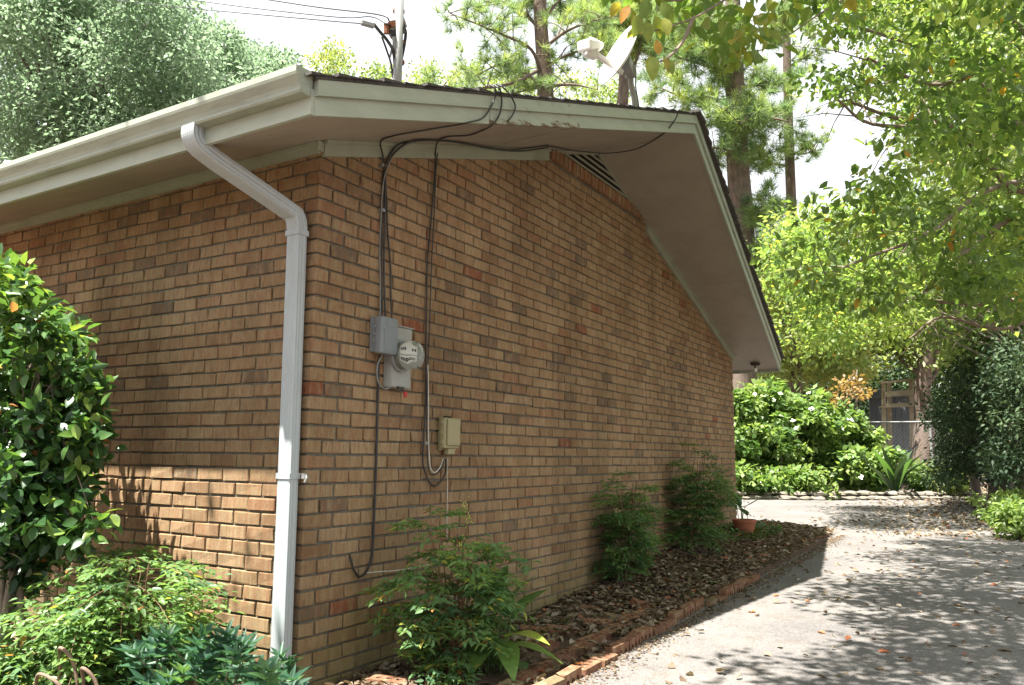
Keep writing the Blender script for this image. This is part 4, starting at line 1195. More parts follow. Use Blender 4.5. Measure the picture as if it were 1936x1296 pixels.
bgtree('pale yellow-green tree beside the rear corner of the roof', [(1440,540),(1490,450),(1560,470),(1620,560),(1640,700),(1560,720),(1470,700),(1400,700)], 22, 27, 130, .75, 130, .18, .10, 'bgleaf', (1500,900,600), 24.5, .14, tone_c=(.8,.15), warm=.10)
bgtree('green tree right of the pale one, above the wooden platform', [(1560,560),(1700,520),(1820,560),(1860,660),(1740,665),(1640,670),(1560,680)], 24, 29, 130, .75, 120, .18, .10, 'bgleaf', (1738,870,560), 24.2, .37, tone_c=(.55,.2), warm=.05)
bgtree('small orange-leaved sapling among the shrubs', [(1560,725),(1600,715),(1650,700),(1660,730),(1600,760),(1550,765)], 19.5, 21, 11, .28, 34, .13, .07, 'rustleaf', (1617,905,700), 20.3, .05)
# dark evergreens at the right
GE = 'dark evergreens right of the driveway'
for lb, poly, bx_, D_, nn in [('dark glossy evergreen, largest, beside the brown trunk', [(1760,790),(1790,720),(1820,655),(1870,630),(1900,700),(1915,905),(1770,905),(1785,850)], 1840, 15.5, 120),
                          ('dark glossy evergreen at the right edge', [(1880,660),(1990,600),(1990,910),(1900,900)], 1925, 13.0, 110),
                          ('dark evergreen filling in behind the wooden platform', [(1380,740),(1480,700),(1600,690),(1740,700),(1760,800),(1600,840),(1400,820)], 1560, 33.0, 150)]:
    c = spots(poly, D_-1.2, D_+1.2, nn); b_ = at(bx_, 910, D_); b_[2] = float(drive_z(b_[1]))-.05
    tree('evergreen_tree', lb, GE, b_, at(bx_, 700, D_), .10, 'bark', c, .40 if D_ < 20 else .8, 120, .10 if D_ < 20 else .16, .045 if D_ < 20 else .08, 'darkleaf', 12, tone_c=(.45,.25), simple_=True)
# far wood behind everything
c = spots([(1330,560),(1990,480),(1990,880),(1330,880)], 33, 42, 330)
o = foliage('distant_wood', c, 1.5, 150, .30, .17, 'bgleaf', None, tone_c=(.35,.25), simple_=True)
o['label'] = 'far wood reading as one green mass behind the yard'; o['category'] = 'wood'
c = spots([(-80,260),(700,230),(1300,300),(1300,640),(-80,640)], 36, 46, 200)
o = foliage('distant_wood', c, 1.9, 130, .34, .20, 'bgleaf', None, tone_c=(.35,.25), simple_=True)
o['label'] = 'far wood behind the house roof'; o['category'] = 'wood'

# shrubs at the end of the driveway
GS = 'shrubs at the end of the driveway'
SH = [('leafy shrub hard against the rear corner of the house', 1405, 905, 50, 200, 18.5, .12),
      ('broad-leaved bright shrub, second from the house corner', 1465, 905, 62, 195, 19.0, .14),
      ('tall arching shrub with pale sunlit leaves in the middle of the border', 1545, 905, 64, 175, 19.3, .15),
      ('bushy green shrub behind the orange sapling', 1610, 905, 52, 140, 19.8, .12),
      ('dense shrub left of the striped plant', 1655, 905, 42, 85, 19.0, .12),
      ('low shrub right of the striped plant', 1745, 905, 40, 60, 18.6, .09),
      ('low shaded shrub below the fence post', 1800, 900, 45, 55, 18.0, .08),
      ('rounded low shrub in front of the house corner border', 1425, 908, 50, 60, 18.0, .12),
      ('low bright shrub on the stone border', 1500, 908, 50, 55, 17.9, .12)]
for lb, px, py, w_, h_, D_, lf in SH:
    b_ = at(px, py, D_); b_[2] = float(drive_z(b_[1]))
    nn = int(w_*h_/95)+14
    c = []; H_ = h_/FPX*D_; W_ = w_/FPX*D_
    for _ in range(max(9, nn//4)):
        a = random.uniform(0, 2*PI); e_ = random.uniform(.25, 1.25); hh = H_*random.choice([.35,.55,.75,.9,1.0,1.12])
        for u in (.3,.5,.68,.84,1.0):
            zz = hh*(u**.7)*(1-.18*max(0,u-.7)/.3*e_)
            c.append((b_[0]+math.cos(a)*e_*W_*u**1.4+random.gauss(0,.08), b_[1]+math.sin(a)*e_*W_*.8*u**1.4, b_[2]+zz+random.gauss(0,.05)))
    t = thing('shrub', lb, 'shrub', tuple(b_), GS)
    q = MB()
    for k in range(7): limbs(q, b_, [c[random.randrange(len(c))]], .016, .005, 4)
    q.build('stems', MAT['twig'], t, True)
    foliage('foliage', np.array(c), .24, 34, lf*1.25, lf*.85, ('shrub' if D_ > 18.55 or w_ > 49 else 'bgleaf'), t, tone_c=(.6,.3), simple_=True, up=1.0, droop=.3)
# striped aspidistra-like plant
b_ = at(1692, 903, 18.3); b_[2] = float(drive_z(b_[1]))
t = thing('strap_leaf_plant', 'tall dark plant with long drooping leaves in the middle of the stone border', 'plant', tuple(b_))
for k in range(16):
    a = random.uniform(0, 2*PI); L_ = random.uniform(.9, 1.35); V, F = big_leaf_mesh(L_, .17, random.uniform(.3,.8), 6)
    el = random.uniform(.95, 1.4); dx = Vector((math.cos(a)*math.cos(el), math.sin(a)*math.cos(el), math.sin(el))); yy = Vector((-math.sin(a), math.cos(a), 0)); zz = dx.cross(yy)
    pb = Vector(tuple(b_))+Vector((0,0,random.uniform(0,.25)))
    mk('leaf', [pb+dx*v[0]+yy*v[1]+zz*v[2] for v in V], F, MAT['darkleaf' if k % 5 else 'camellia'], t, np.full(len(V), random.uniform(.2,.6)), True)
# fern like bright clump at the right edge
b_ = at(1925, 925, 10.5); b_[2] = float(drive_z(b_[1]))
for lb, px, py, D_ in (('bright green low shrub at the right edge of the driveway', 1925, 935, 10.3), ('paler low shrub behind the one at the right driveway edge', 1905, 890, 12.5)):
    b_ = at(px, py, D_); b_[2] = float(drive_z(b_[1]))
    c = np.array([(b_[0]+random.gauss(0,.2), b_[1]+random.gauss(0,.22), b_[2]+random.uniform(.05,.42)) for _ in range(30)])
    t = thing('shrub', lb, 'shrub', tuple(b_), GS)
    q = MB(); limbs(q, b_, [c[i] for i in range(6)], .010, .004, 4); q.build('stems', MAT['twig'], t, True)
    foliage('foliage', c, .14, 45, .09, .05, 'shrub', t, tone_c=(.8,.2), simple_=False)

# thick brown trunk, a tree of its own stands in 'green tree' above; wooden platform and shed
D_ = 25.0
P_ = lambda px, py, dd=0: at(px, py, D_+dd)
b_ = P_(1690, 850)
t = thing('wooden_platform', 'weathered wooden play platform with rails beside the brown trunk', 'platform', tuple(b_))
def bm(nm, a, b2, w_=.11, h_=.11, m_='wood'):
    q = MB(); q.beam(a, b2, w_, h_); return q.build(nm, MAT[m_], t)
bm('post', P_(1672,855), P_(1670,722)); bm('post', P_(1683,855,1.2), P_(1681,722,1.2)); bm('post', P_(1724,845), P_(1722,722)); bm('post', P_(1735,840,1.2), P_(1733,722,1.2))
bm('rail', P_(1664,724,-.1), P_(1735,718,-.1), .14, .07); bm('rail', P_(1672,746,-.1), P_(1730,742,-.1), .05, .17); bm('rail', P_(1672,768,-.1), P_(1730,765,-.1), .05, .12)
for k in range(6):
    q = MB(); a = P_(1664,770,.25*k); b2 = P_(1738,766,.25*k); q.beam(a, b2, .2, .05); q.build('deck_board', MAT['wood'], t)
D2 = 27.0
t = thing('grey_shed', 'dark grey shed wall showing behind the wooden platform', 'shed', tuple(at(1680,830,D2)))
for k in range(8):
    a = at(1648+k*12, 850, D2); b2 = at(1659.3+k*12, 850, D2); tz = at(1650, 752, D2)[2]
    q = MB(); q.beam((a[0],a[1],(a[2]+tz)/2), (b2[0],b2[1],(a[2]+tz)/2), .06, tz-a[2]+.6); q.build('panel', MAT['shed'], t)
q = MB(); q.beam(at(1645,751,D2-.1), at(1746,749,D2-.1), .3, .07); q.build('roof_edge', MAT['shed'], t)

# chain link fence
t = thing('chain_link_fence', 'thin chain link fence with pipe rail crossing behind the shrubs', 'fence', tuple(at(1772,870,21.5)))
DF = 21.5; pa = at(1392,808,DF+1.5); pb = at(1935,788,DF-1.0); zt = (pa[2]+pb[2])/2
pa[2] = zt; pb[2] = zt
q = MB(); q.tube([tuple(pa), tuple(pb)], .022, 8); q.build('top_rail', MAT['galv'], t)
for f in (0, .23, .46, .698, .95):
    p = pa+(pb-pa)*f; g = float(drive_z(p[1])); q = MB(); q.tube([(p[0],p[1],g-.1),(p[0],p[1],zt+.03)], .03, 8); q.build('post', MAT['galv'], t)
q = MB(); Lf = np.linalg.norm(pb-pa); dirf = (pb-pa)/Lf; g = float(drive_z(pa[1]))+.03; hF = zt-g
s_ = -hF
while s_ < Lf:
    for sg in (0, 1):
        s0, s1 = (s_, s_+hF) if sg == 0 else (s_+hF, s_)
        z0, z1 = g, zt
        q.tube([tuple(pa+dirf*s0+np.array([0,0,z0-pa[2]])), tuple(pa+dirf*s1+np.array([0,0,z1-pa[2]]))], .0020, 3, False)
    s_ += .10
o = q.build('wire_mesh', MAT['galv'], t); o['kind'] = 'stuff'

# stone border
GSt = 'stones edging the far end of the driveway'
t = thing('stone_border', 'dry-laid stone border along the far end of the driveway', 'stone border', tuple(at(1600,915,18)))
def rock(c, r_, sq=.5):
    V = []; F = []
    for i in range(4):
        th = PI*(i+.5)/4
        for k in range(7):
            a = 2*PI*k/7; j = random.uniform(.75,1.2)
            V.append((c[0]+r_*math.sin(th)*math.cos(a)*j, c[1]+r_*.8*math.sin(th)*math.sin(a)*j, c[2]+r_*sq*math.cos(th)*random.uniform(.8,1.1)))
    for i in range(3):
        for k in range(7): F.append((i*7+k, (i+1)*7+k, (i+1)*7+(k+1) % 7, i*7+(k+1) % 7))
    F.append(tuple(range(7))); F.append(tuple(reversed(range(21, 28))))
    return V, F
px = 1385
while px < 1850:
    for lay in range(2):
        D3 = 17.6 + random.uniform(-.15, .15) + lay*.15
        p = at(px+random.uniform(-4,4), 912, D3); g = float(drive_z(p[1]))
        r_ = random.uniform(.10, .21)
        V, F = rock((p[0], p[1], g+.04+lay*.09), r_, random.uniform(.25,.42)); mk('stone', V, F, MAT['stone'], t)
    px += random.uniform(13, 22)

# ------------------------------------------------------------------ brick edging and loose bricks
CB = {}
def cored_brick(d=(.195,.092,.057)):
    """a brick with three holes through it, built as a real cut-out prism"""
    import bmesh
    bm_ = bmesh.new()
    L_, Wd, H_ = d
    hole = [(-.055,0),(0,0),(.055,0)]; R_ = .016; K = 8
    # rings on top/bottom for each third cell
    xsn = [-L_/2, -.0275, .0275, L_/2]
    vt = {}
    def vert(x, y, z):
        k = (round(x,5), round(y,5), round(z,5))
        if k not in vt: vt[k] = bm_.verts.new((x,y,z))
        return vt[k]
    for ci in range(3):
        x0, x1 = xsn[ci], xsn[ci+1]; cx = hole[ci][0]
        for zz in (-H_/2, H_/2):
            ring = [vert(cx+R_*math.cos(2*PI*(k+.5)/K), R_*math.sin(2*PI*(k+.5)/K), zz) for k in range(K)]
            mx0 = (x0+x1)/2
            outer = [vert(x1, Wd/2*s, zz) for s in (1,)] 
            pts = [(x1,0),(x1,Wd/2),(cx,Wd/2),(x0,Wd/2),(x0,0),(x0,-Wd/2),(cx,-Wd/2),(x1,-Wd/2)]
            ov = [vert(p[0],p[1],zz) for p in pts]
            for k in range(K):
                a = [ov[k], ov[(k+1) % K], ring[k]]
                b2 = [ring[k], ov[(k+1) % K], ring[(k+1) % K]]
                for f in (a, b2):
                    if len(set(f)) == 3:
                        if zz < 0: f = f[::-1]
                        try: bm_.faces.new(f)
                        except ValueError: pass
        for k in range(K):
            a0 = 2*PI*(k+.5)/K; a1 = 2*PI*(k+1.5)/K
            try: bm_.faces.new([vert(cx+R_*math.cos(a1),R_*math.sin(a1),-H_/2), vert(cx+R_*math.cos(a0),R_*math.sin(a0),-H_/2), vert(cx+R_*math.cos(a0),R_*math.sin(a0),H_/2), vert(cx+R_*math.cos(a1),R_*math.sin(a1),H_/2)])
            except ValueError: pass
        for s in (-1, 1):
            for xa, xb in ((x0,cx),(cx,x1)):
                f = [vert(xa,s*Wd/2,-H_/2), vert(xb,s*Wd/2,-H_/2), vert(xb,s*Wd/2,H_/2), vert(xa,s*Wd/2,H_/2)]
                bm_.faces.new(f if s < 0 else f[::-1])
    for s in (-1, 1):
        for ya, yb in ((-Wd/2,0),(0,Wd/2)):
            f = [vert(s*L_/2,ya,-H_/2), vert(s*L_/2,yb,-H_/2), vert(s*L_/2,yb,H_/2), vert(s*L_/2,ya,H_/2)]
            bm_.faces.new(f if s > 0 else f[::-1])
    bmesh.ops.recalc_face_normals(bm_, faces=bm_.faces)
    me = bpy.data.meshes.new('brick'); bm_.to_mesh(me); bm_.free()
    return me
def brick_mesh(tn, cored=True):
    key = (round(tn, 2), cored)
    if key not in CB:
        if cored: me = cored_brick()
        else:
            V, F = rough_brick((.195,.092,.057), .005, .0012); me = bpy.data.meshes.new('brick'); me.from_pydata(V.tolist(), [], F)
        a_ = me.attributes.new('tone', 'FLOAT', 'POINT'); a_.data.foreach_set('value', np.full(len(me.vertices), tn, np.float32))
        me.materials.append(MAT['edge_brick']); CB[key] = me
    return CB[key]
edging = thing('brick_edging', 'low edging of red cored bricks laid end to end between bed and driveway', 'brick edging', (.98, 1.0, 0))
def lay(x, y, z, rz, rx=0, ry=0, tn=.3, cored=True, parent=edging):
    o = bpy.data.objects.new('brick', brick_mesh(tn, cored)); COL.objects.link(o)
    o.location = (x, y, z); o.rotation_euler = (rx, ry, rz)
    if parent is not None: adopt(o, parent)
    return o
tones = [.1,.3,.5,.2,.75,.3,.15,.93,.4,.25,.6,.2]
y = -.9; i = 0
while y < 4.3:
    x = .985 + .02*math.sin(y*2.1) + random.gauss(0,.006)
    if y > 4.6: x -= (y-4.6)*.04
    # cored face looks at the driveway: brick stands on its long edge
    on_edge = i % 5 in (1, 2, 3)
    zz = float(drive_z(y)) + (.016 if on_edge else .006) - (.02*max(0, (y-4.8)))
    lay(x, y+.1, zz + random.gauss(0,.004), PI/2+random.gauss(0,.05), PI/2+random.gauss(0,.06) if on_edge else random.gauss(0,.05), random.gauss(0,.03), tones[i % 12])
    y += .202 + random.uniform(0,.012); i += 1
y = .2; i = 0
while y < 2.4:
    lay(.845-.01*i+random.gauss(0,.008), y+.1, bed_z(.84, y)+.002, PI/2+random.gauss(0,.08), random.gauss(0,.08), random.gauss(0,.04), tones[(i*5+2) % 12]); y += .215; i += 1
LBk = [(735,1288,'orange cored brick lying at the foot of the wall by the corner',.3,.2,(0,0)),
       (1025,1218,'grubby brick half buried beside the broad-leaved plant',.5,-.3,(.3,0)),
       (1063,1192,'brick tilted with holes up, right of the broad-leaved plant',.3,.7,(.25,.1)),
       (1130,1178,'reddish brick lying in dead leaves in the middle of the bed',.2,.5,(.15,0)),
       (1168,1168,'mossy brick end in the leaves right of the reddish one',.93,.9,(.1,.2)),
       (1122,1152,'pale brick buried nearly flush in the leaves',.6,.35,(0,.1)),
       (1218,1143,'brick standing up in the bed in front of the first dark shrub',.25,1.0,(.2,.3)),
       (1010,1195,'brick behind the broad leaves with one hole showing',.4,.1,(.5,0)),
       (1440,1050,'brick sunk at the far end of the edging',.3,1.2,(0,0))]
for px, py, lb, tn, rz, (rx, ry) in LBk:
    zz = .0
    for _ in range(6):
        p = onz(px, py, zz); zz = bed_z(p[0], p[1])+.025
    o = lay(p[0], p[1], zz-.016, rz, rx, ry, tn, True, None); tag(o, lb, 'brick', 'loose bricks in the planting bed')

# ------------------------------------------------------------------ leaf litter and groundcover
def litter(name, label, XY, zf, L0, L1, tone=(.5,.25), lift=.012, red=.03):
    n_ = len(XY); z = np.array([zf(x, y) for x, y in XY]) + RNG.random(n_)*lift + .004
    P = np.column_stack([XY, z]); a = RNG.uniform(0, 2*PI, n_)
    dirs = np.stack([np.cos(a), np.sin(a), RNG.normal(0,.25,n_)], 1); nr = RNG.normal(0,.35,(n_,3)); nr[:,2] = 1
    T = np.clip(RNG.normal(tone[0], tone[1], n_), 0, .92); T = np.where(RNG.random(n_) < red, 1.0, T)
    tm = HEXA.copy(); tm[:,2] = [0,.16,.14,-.05,.12,.18]
    V, F, TT = leaves(P, dirs, nr, RNG.uniform(L0, L1, n_), RNG.uniform(L0*.5, L1*.62, n_), T, False, tm)
    o = mk(name, V, F, MAT['litter'], None, TT); tag(o, label, 'leaf litter', None, 'stuff'); return o
n_ = 17000
xx = RNG.uniform(.02, .95, n_); yy = RNG.uniform(.15, 8.8, n_)
keep = RNG.random(n_) < np.clip(.30 + .55*(yy > 1.7) - .55*(np.abs(xx-.72) < .16)*(yy < 3.4) + .2*(xx < .4), .05, 1)
litter('leaf_litter', 'brown dead leaves carpeting the bed along the gable wall', np.column_stack([xx, yy])[keep], lambda x, y: float(bed_z(x, y)), .03, .078, (.55,.25), .03)
XY = np.column_stack([RNG.uniform(-3.2,.9,3500), RNG.uniform(-1.6,-.02,3500)])
litter('leaf_litter', 'dead leaves under the shrubs in front of the left wall', XY, lambda x, y: -.04, .03, .06)
n_ = 420
XY = np.column_stack([RNG.uniform(1.05,3.4,n_), RNG.uniform(.6,10,n_)])
litter('leaf_litter', 'scattered fallen leaves on the near driveway', XY, lambda x, y: float(drive_z(y)), .03, .075, (.6,.25), .008, .08)
n_ = 5200
yy = RNG.uniform(9, 21.5, n_); xx = RNG.uniform(-.5, 4.2, n_)
keep = RNG.random(n_) < np.clip((xx-.2)/2.4, .03, 1)
litter('leaf_litter', 'dense fallen leaves at the shaded far end of the driveway', np.column_stack([xx,yy])[keep], lambda x, y: float(drive_z(y)), .05, .10, (.6,.25), .012)
n_ = 3000
XY = np.column_stack([1.03+np.abs(RNG.normal(0,.07,n_)), RNG.uniform(.3,8.6,n_)])
litter('leaf_crumbs', 'leaf crumbs gathered along the driveway side of the edging', XY, lambda x, y: float(drive_z(y)), .008, .028, (.45,.25), .004)
# twigs / duff right margin
n_ = 5000
XY = np.column_stack([3.3+np.abs(RNG.normal(0,1.0,n_)), RNG.uniform(2,24,n_)])
litter('leaf_litter', 'leaf litter on the ground right of the driveway', XY, lambda x, y: float(drive_z(y))-.02, .05, .10)
XY = np.column_stack([RNG.uniform(-6,8,9000), RNG.uniform(17.5,30,9000)])
litter('leaf_litter', 'leaf litter under the far trees behind the stone border', XY[XY[:,1] > 18], lambda x, y: float(drive_z(y))-.03, .08, .16)
def ground_cover(label, cx, cy, rx, ry, n_, zf, L_=.035):
    a = RNG.uniform(0,2*PI,n_); r_ = np.sqrt(RNG.random(n_)); X = cx+np.cos(a)*r_*rx; Y = cy+np.sin(a)*r_*ry
    Z = np.array([zf(x, y) for x, y in zip(X, Y)]) + RNG.uniform(.01,.07,n_)
    V, F, T = leaves(np.column_stack([X,Y,Z]), np.column_stack([np.cos(a),np.sin(a),RNG.normal(.2,.3,n_)]), RNG.normal(0,.4,(n_,3))+np.array([0,0,1]), L_*RNG.uniform(.6,1.4,n_), L_*.7*RNG.uniform(.6,1.2,n_), RNG.random(n_), False)
    o = mk('ground_cover', V, F, MAT['ivy'], None, T); tag(o, label, 'ground cover', None, 'stuff')
zb = lambda x, y: float(bed_z(min(x,.96), y))
ground_cover('small green ground cover at the rear end of the bed', .30, 7.0, .28, 1.0, 800, zb, .04)
ground_cover('sparse weeds among the dead leaves in the middle of the bed', .62, 3.4, .25, 1.0, 60, zb, .03)
ground_cover('green weeds at the foot of the wall near the broad leaves', .3, 1.7, .2, .5, 90, zb, .03)

# ------------------------------------------------------------------ planted shrubs
def nandina(label, base, h, spread, canes, fronds, leaf=.036, name='nandina_shrub', tonec=.45, warm=.05, lean=(0,0), berries=0, low=.25, dense=1.0):
    base = Vector(base)
    t = thing(name, label, 'shrub', tuple(base), 'nandina shrubs around the house')
    q = MB(); P = []; Dr = []; Nr = []; T = []; qr = MB(); bp = []
    for c_ in range(canes):
        a = random.uniform(0, 2*PI); hh = h*random.uniform(.62, 1.0)
        tipx = Vector((math.cos(a)*spread*.42*random.random()+lean[0], math.sin(a)*spread*.42*random.random()+lean[1], hh))
        b_ = base+Vector((random.gauss(0,.035),random.gauss(0,.035),-.02)); tp = base+tipx
        mid = b_.lerp(tp,.5)+Vector((random.gauss(0,.02),random.gauss(0,.02),0))
        pts = smooth_path([b_, mid, tp], 5); q.tube(pts, [.006-.0003*i for i in range(len(pts))], 5, False)
        for f_ in range(fronds):
            u = low+(1-low)*(f_+random.random())/fronds; i = min(len(pts)-1, int(u*(len(pts)-1)+.5)); st = pts[i]
            az = random.uniform(0, 2*PI); L_ = spread*random.uniform(.45,.8)*(1-.35*abs(u-.7)); el = random.uniform(.05,.75)
            d = Vector((math.cos(az)*math.cos(el), math.sin(az)*math.cos(el), math.sin(el)))
            tone0 = random.gauss(tonec, .2)
            R = [st + d*L_*s + Vector((0,0,-L_*.45*s*s)) for s in (0,.25,.5,.75,1.0)]
            qr.tube(R, [.0022,.002,.0017,.0014,.001], 3, False)
            sd = d.cross(Vector((0,0,1))).normalized()
            for s in (.35,.5,.65,.8,.93,1.0):
                k = s*4; i0 = min(3, int(k)); pr = R[i0].lerp(R[i0+1], k-i0)
                for sg in ((-1,1) if s < .99 else (0,)):
                    pd = (sd*sg*.9 + d*.55 + Vector((0,0,random.gauss(-.1,.2)))).normalized(); pl = L_*.42*(1.05-s*.55)
                    nleaf = max(1, int((5 if sg else 3)*dense+random.random()*.6-.3))
                    for m_ in range(nleaf):
                        w_ = (m_+.6)/nleaf; pp = pr+pd*pl*w_
                        s2 = -1 if m_ % 2 else 1
                        ld = (pd*.7 + pd.cross(Vector((0,0,1)))*s2*.8 + Vector((0,0,random.gauss(-.25,.25))))
                        P.append(tuple(pp)); Dr.append(tuple(ld)); Nr.append((random.gauss(0,.4),random.gauss(0,.4),1)); T.append(.98 if random.random() < warm*.3 else (.93 if random.random() < warm else min(.9, max(0, tone0+random.gauss(0,.12)))))
        if berries and c_ % 2 == 0: bp.append(pts[-1] if c_ % 4 else pts[int(len(pts)*.5)])
    q.build('canes', MAT['redcane'], t, True); o = qr.build('leaf_stalks', MAT['redcane'], t); o['kind'] = 'stuff'
    P = np.array(P); n_ = len(P)
    V, F, TT = leaves(P, np.array(Dr), np.array(Nr), leaf*RNG.uniform(.75,1.3,n_), leaf*.42*RNG.uniform(.8,1.2,n_), np.array(T), False, LANCE)
    o = mk('foliage', V, F, MAT['nandina'], t, TT); o['kind'] = 'stuff'
    if berries:
        q = MB()
        for b_ in bp[:berries]:
            ax = Vector((random.gauss(0,.3),random.gauss(-.2,.3),random.uniform(-.6,.6))).normalized()
            for k in range(46):
                c_ = b_+ax*random.uniform(0,.13)+Vector((random.gauss(0,.016),random.gauss(0,.016),random.gauss(0,.016)))
                q.lathe([(.001,-.0042),(.0042,0),(.001,.0042)], Matrix.Translation(c_), 5)
        o = q.build('berries', MAT['berry'], t, True); o['kind'] = 'stuff'
    return t
def bedpt(px, py):
    zz = .0
    for _ in range(6):
        p = onz(px, py, zz); zz = float(bed_z(max(0,p[0]), p[1]))
    return (max(.06, p[0]), p[1], zz)
b_ = bedpt(862, 1280); nandina('nearest nandina against the gable wall, airy leaves and yellow berry sprays', b_, .82, .46, 11, 8, .048, warm=.04, berries=8, low=.12, tonec=.7, lean=(-.04,-.06))
b_ = bedpt(1186, 1108); nandina('middle dark nandina along the gable wall, narrow at the base', b_, .88, .42, 11, 12, .040, tonec=.7, dense=.9, warm=.0, low=.15)
b_ = bedpt(1305, 1046); nandina('far taller nandina at the wall, with feathery tips at the upper right', b_, 1.04, .50, 12, 12, .042, tonec=.6, dense=.9, warm=0, low=.15, lean=(.08,.12))
b_ = ony(215, 1310, -.62); b_[2] = -.04; nandina('sunlit nandina bush before the left wall, widest of the front shrubs', b_, .66, .56, 15, 11, .044, tonec=.85, warm=.02, low=.2, lean=(0,0))
b_ = ony(60, 1330, -.80); b_[2] = -.04; nandina('low bright nandina clump at the bottom left corner behind the hoops', b_, .36, .40, 12, 9, .042, tonec=.8, warm=.04, low=.2)

# camellia
cb = ony(35, 1240, -.75); cb[2] = -.04
t = thing('camellia_shrub', 'tall glossy camellia at the left edge with sunlit upper leaves', 'shrub', tuple(cb))
cc = []
polyc = [(-60,490),(0,470),(30,490),(80,540),(120,600),(160,640),(185,700),(200,760),(190,860),(160,900),(130,960),(60,1000),(-10,1060),(-90,1000)]
for (px, py) in inpoly(polyc, 290):
    f = min(1, max(0, px/200)); Y = random.uniform(-1.02+.35*f, -.50+.18*f)
    cc.append(ony(px-8, py, Y))
for (px, py) in inpoly([(-40,960),(60,930),(170,900),(190,960),(160,1040),(110,1100),(30,1120),(-60,1090)], 44): cc.append(ony(px, py, -.7))
cc = np.array(cc)
q = MB()
for k in range(4):
    b2 = Vector(tuple(cb))+Vector((random.gauss(0,.05),random.gauss(0,.05),0)); tp = Vector(tuple(ony(random.uniform(-30,90), 620, -.72)))
    mid = b2.lerp(tp,.5)+Vector((random.gauss(0,.06),random.gauss(0,.05),0)); q.tube(smooth_path([b2,mid,tp],5), [.020-.0012*i for i in range(11)], 7, False)
    for ci in RNG.choice(len(cc), 16): limbs(q, b2.lerp(tp, random.uniform(.3,1)), [cc[ci]], .006, .002, 4)
q.build('stems', MAT['twig'], t, True)
P, rel = cloud(cc, np.full(len(cc), .10), 22, .8); n_ = len(P)
dr = rel+RNG.normal(0,.5,(n_,3)); dr[:,2] -= .2; nr = RNG.normal(0,.5,(n_,3))+np.array([0,-.2,.8])
tn = np.clip(RNG.normal(.42,.2,n_)+(P[:,2]-1.25)*.40, 0, .93); tn = np.where(RNG.random(n_) < .01, 1.0, tn)  # sunlight painted in: leaf tone gets lighter towards the top
Ls = .072*RNG.uniform(.7,1.25,n_); Ws = .040*RNG.uniform(.8,1.2,n_)
# the leaves nearest the camera are separate parts
dist = np.linalg.norm(P-CAM, axis=1); scr = np.array([proj(p)[:2] for p in P])
vis = (scr[:,0] > -2) & (scr[:,1] < 1290)
order = np.argsort(np.where(vis, dist, 99))[:240]; ms = np.zeros(n_, bool); ms[order] = True
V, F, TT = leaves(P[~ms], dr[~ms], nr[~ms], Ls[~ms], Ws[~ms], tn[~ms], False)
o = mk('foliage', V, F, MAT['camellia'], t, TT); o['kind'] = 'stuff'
LM = []
for k in range(12):
    V, F = big_leaf_mesh(.075*random.uniform(.8,1.2), .040*random.uniform(.9,1.15), random.uniform(.05,.25), 5, None, .22)
    me = bpy.data.meshes.new('leaf'); me.from_pydata(V, [], F); me.polygons.foreach_set('use_smooth', [True]*len(F))
    a_ = me.attributes.new('tone', 'FLOAT', 'POINT'); a_.data.foreach_set('value', np.full(len(V), [.15,.25,.35,.4,.45,.5,.55,.6,.7,.8,.9,.3][k], np.float32))
    me.materials.append(MAT['camellia']); LM.append(me)
def place_leaf(me, p, d, nn, parent):
    d = Vector(tuple(d)).normalized(); nn = Vector(tuple(nn)); y_ = nn.cross(d).normalized(); z_ = d.cross(y_)
    o = bpy.data.objects.new('leaf', me); COL.objects.link(o)
    M_ = Matrix(((d.x,y_.x,z_.x,p[0]),(d.y,y_.y,z_.y,p[1]),(d.z,y_.z,z_.z,p[2]),(0,0,0,1)))
    adopt(o, parent); o.matrix_basis = M_
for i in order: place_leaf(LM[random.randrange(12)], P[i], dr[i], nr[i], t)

# pointed-leaf bush by the downspout foot
pb_ = ony(400, 1330, -.62); pb_[2] = -.04
t = thing('pointed_leaf_shrub', 'low bluish green shrub with pointed leaves at the foot of the downspout', 'shrub', tuple(pb_))
cl = []
for (px, py) in inpoly([(222,1290),(232,1225),(270,1200),(330,1190),(430,1198),(480,1232),(530,1252),(575,1285),(560,1380),(240,1380)], 120):
    cl.append(ony(px, py+6, random.uniform(-.95,-.45)))
cl.append(ony(530,1245,-.35)); cl.append(ony(545,1262,-.35)); cl.append(ony(470,1225,-.5))
cl = np.array(cl)
q = MB()
for ci in range(0, len(cl), 3): limbs(q, (pb_[0]+random.gauss(0,.1), pb_[1]+random.gauss(0,.08), -.05), [cl[ci]], .005, .002, 4)
q.build('stems', MAT['twig'], t, True)
P = []; Dr = []; Nr = []; T = []
for c_ in cl:                                  # whorls of upswept pointed leaves
    ax = unit(np.array([random.gauss(.1,.35), random.gauss(-.15,.35), 1.0])); t0 = random.gauss(.4,.2)
    for lv in range(3):
        for k in range(6):
            a = 2*PI*k/6+lv; hv = np.array([math.cos(a), math.sin(a), 0]); P.append(c_-ax*lv*.03); Dr.append(hv+ax*(1.0-.35*lv)); Nr.append(ax*1.0-hv*.6); T.append(min(1,max(0,t0+random.gauss(0,.15))))
P = np.array(P); n_ = len(P)
V, F, TT = leaves(P, np.array(Dr), np.array(Nr), .075*RNG.uniform(.7,1.2,n_), .022*RNG.uniform(.8,1.2,n_), np.array(T), False, LANCE)
o = mk('foliage', V, F, MAT['leuco'], t, TT); o['kind'] = 'stuff'

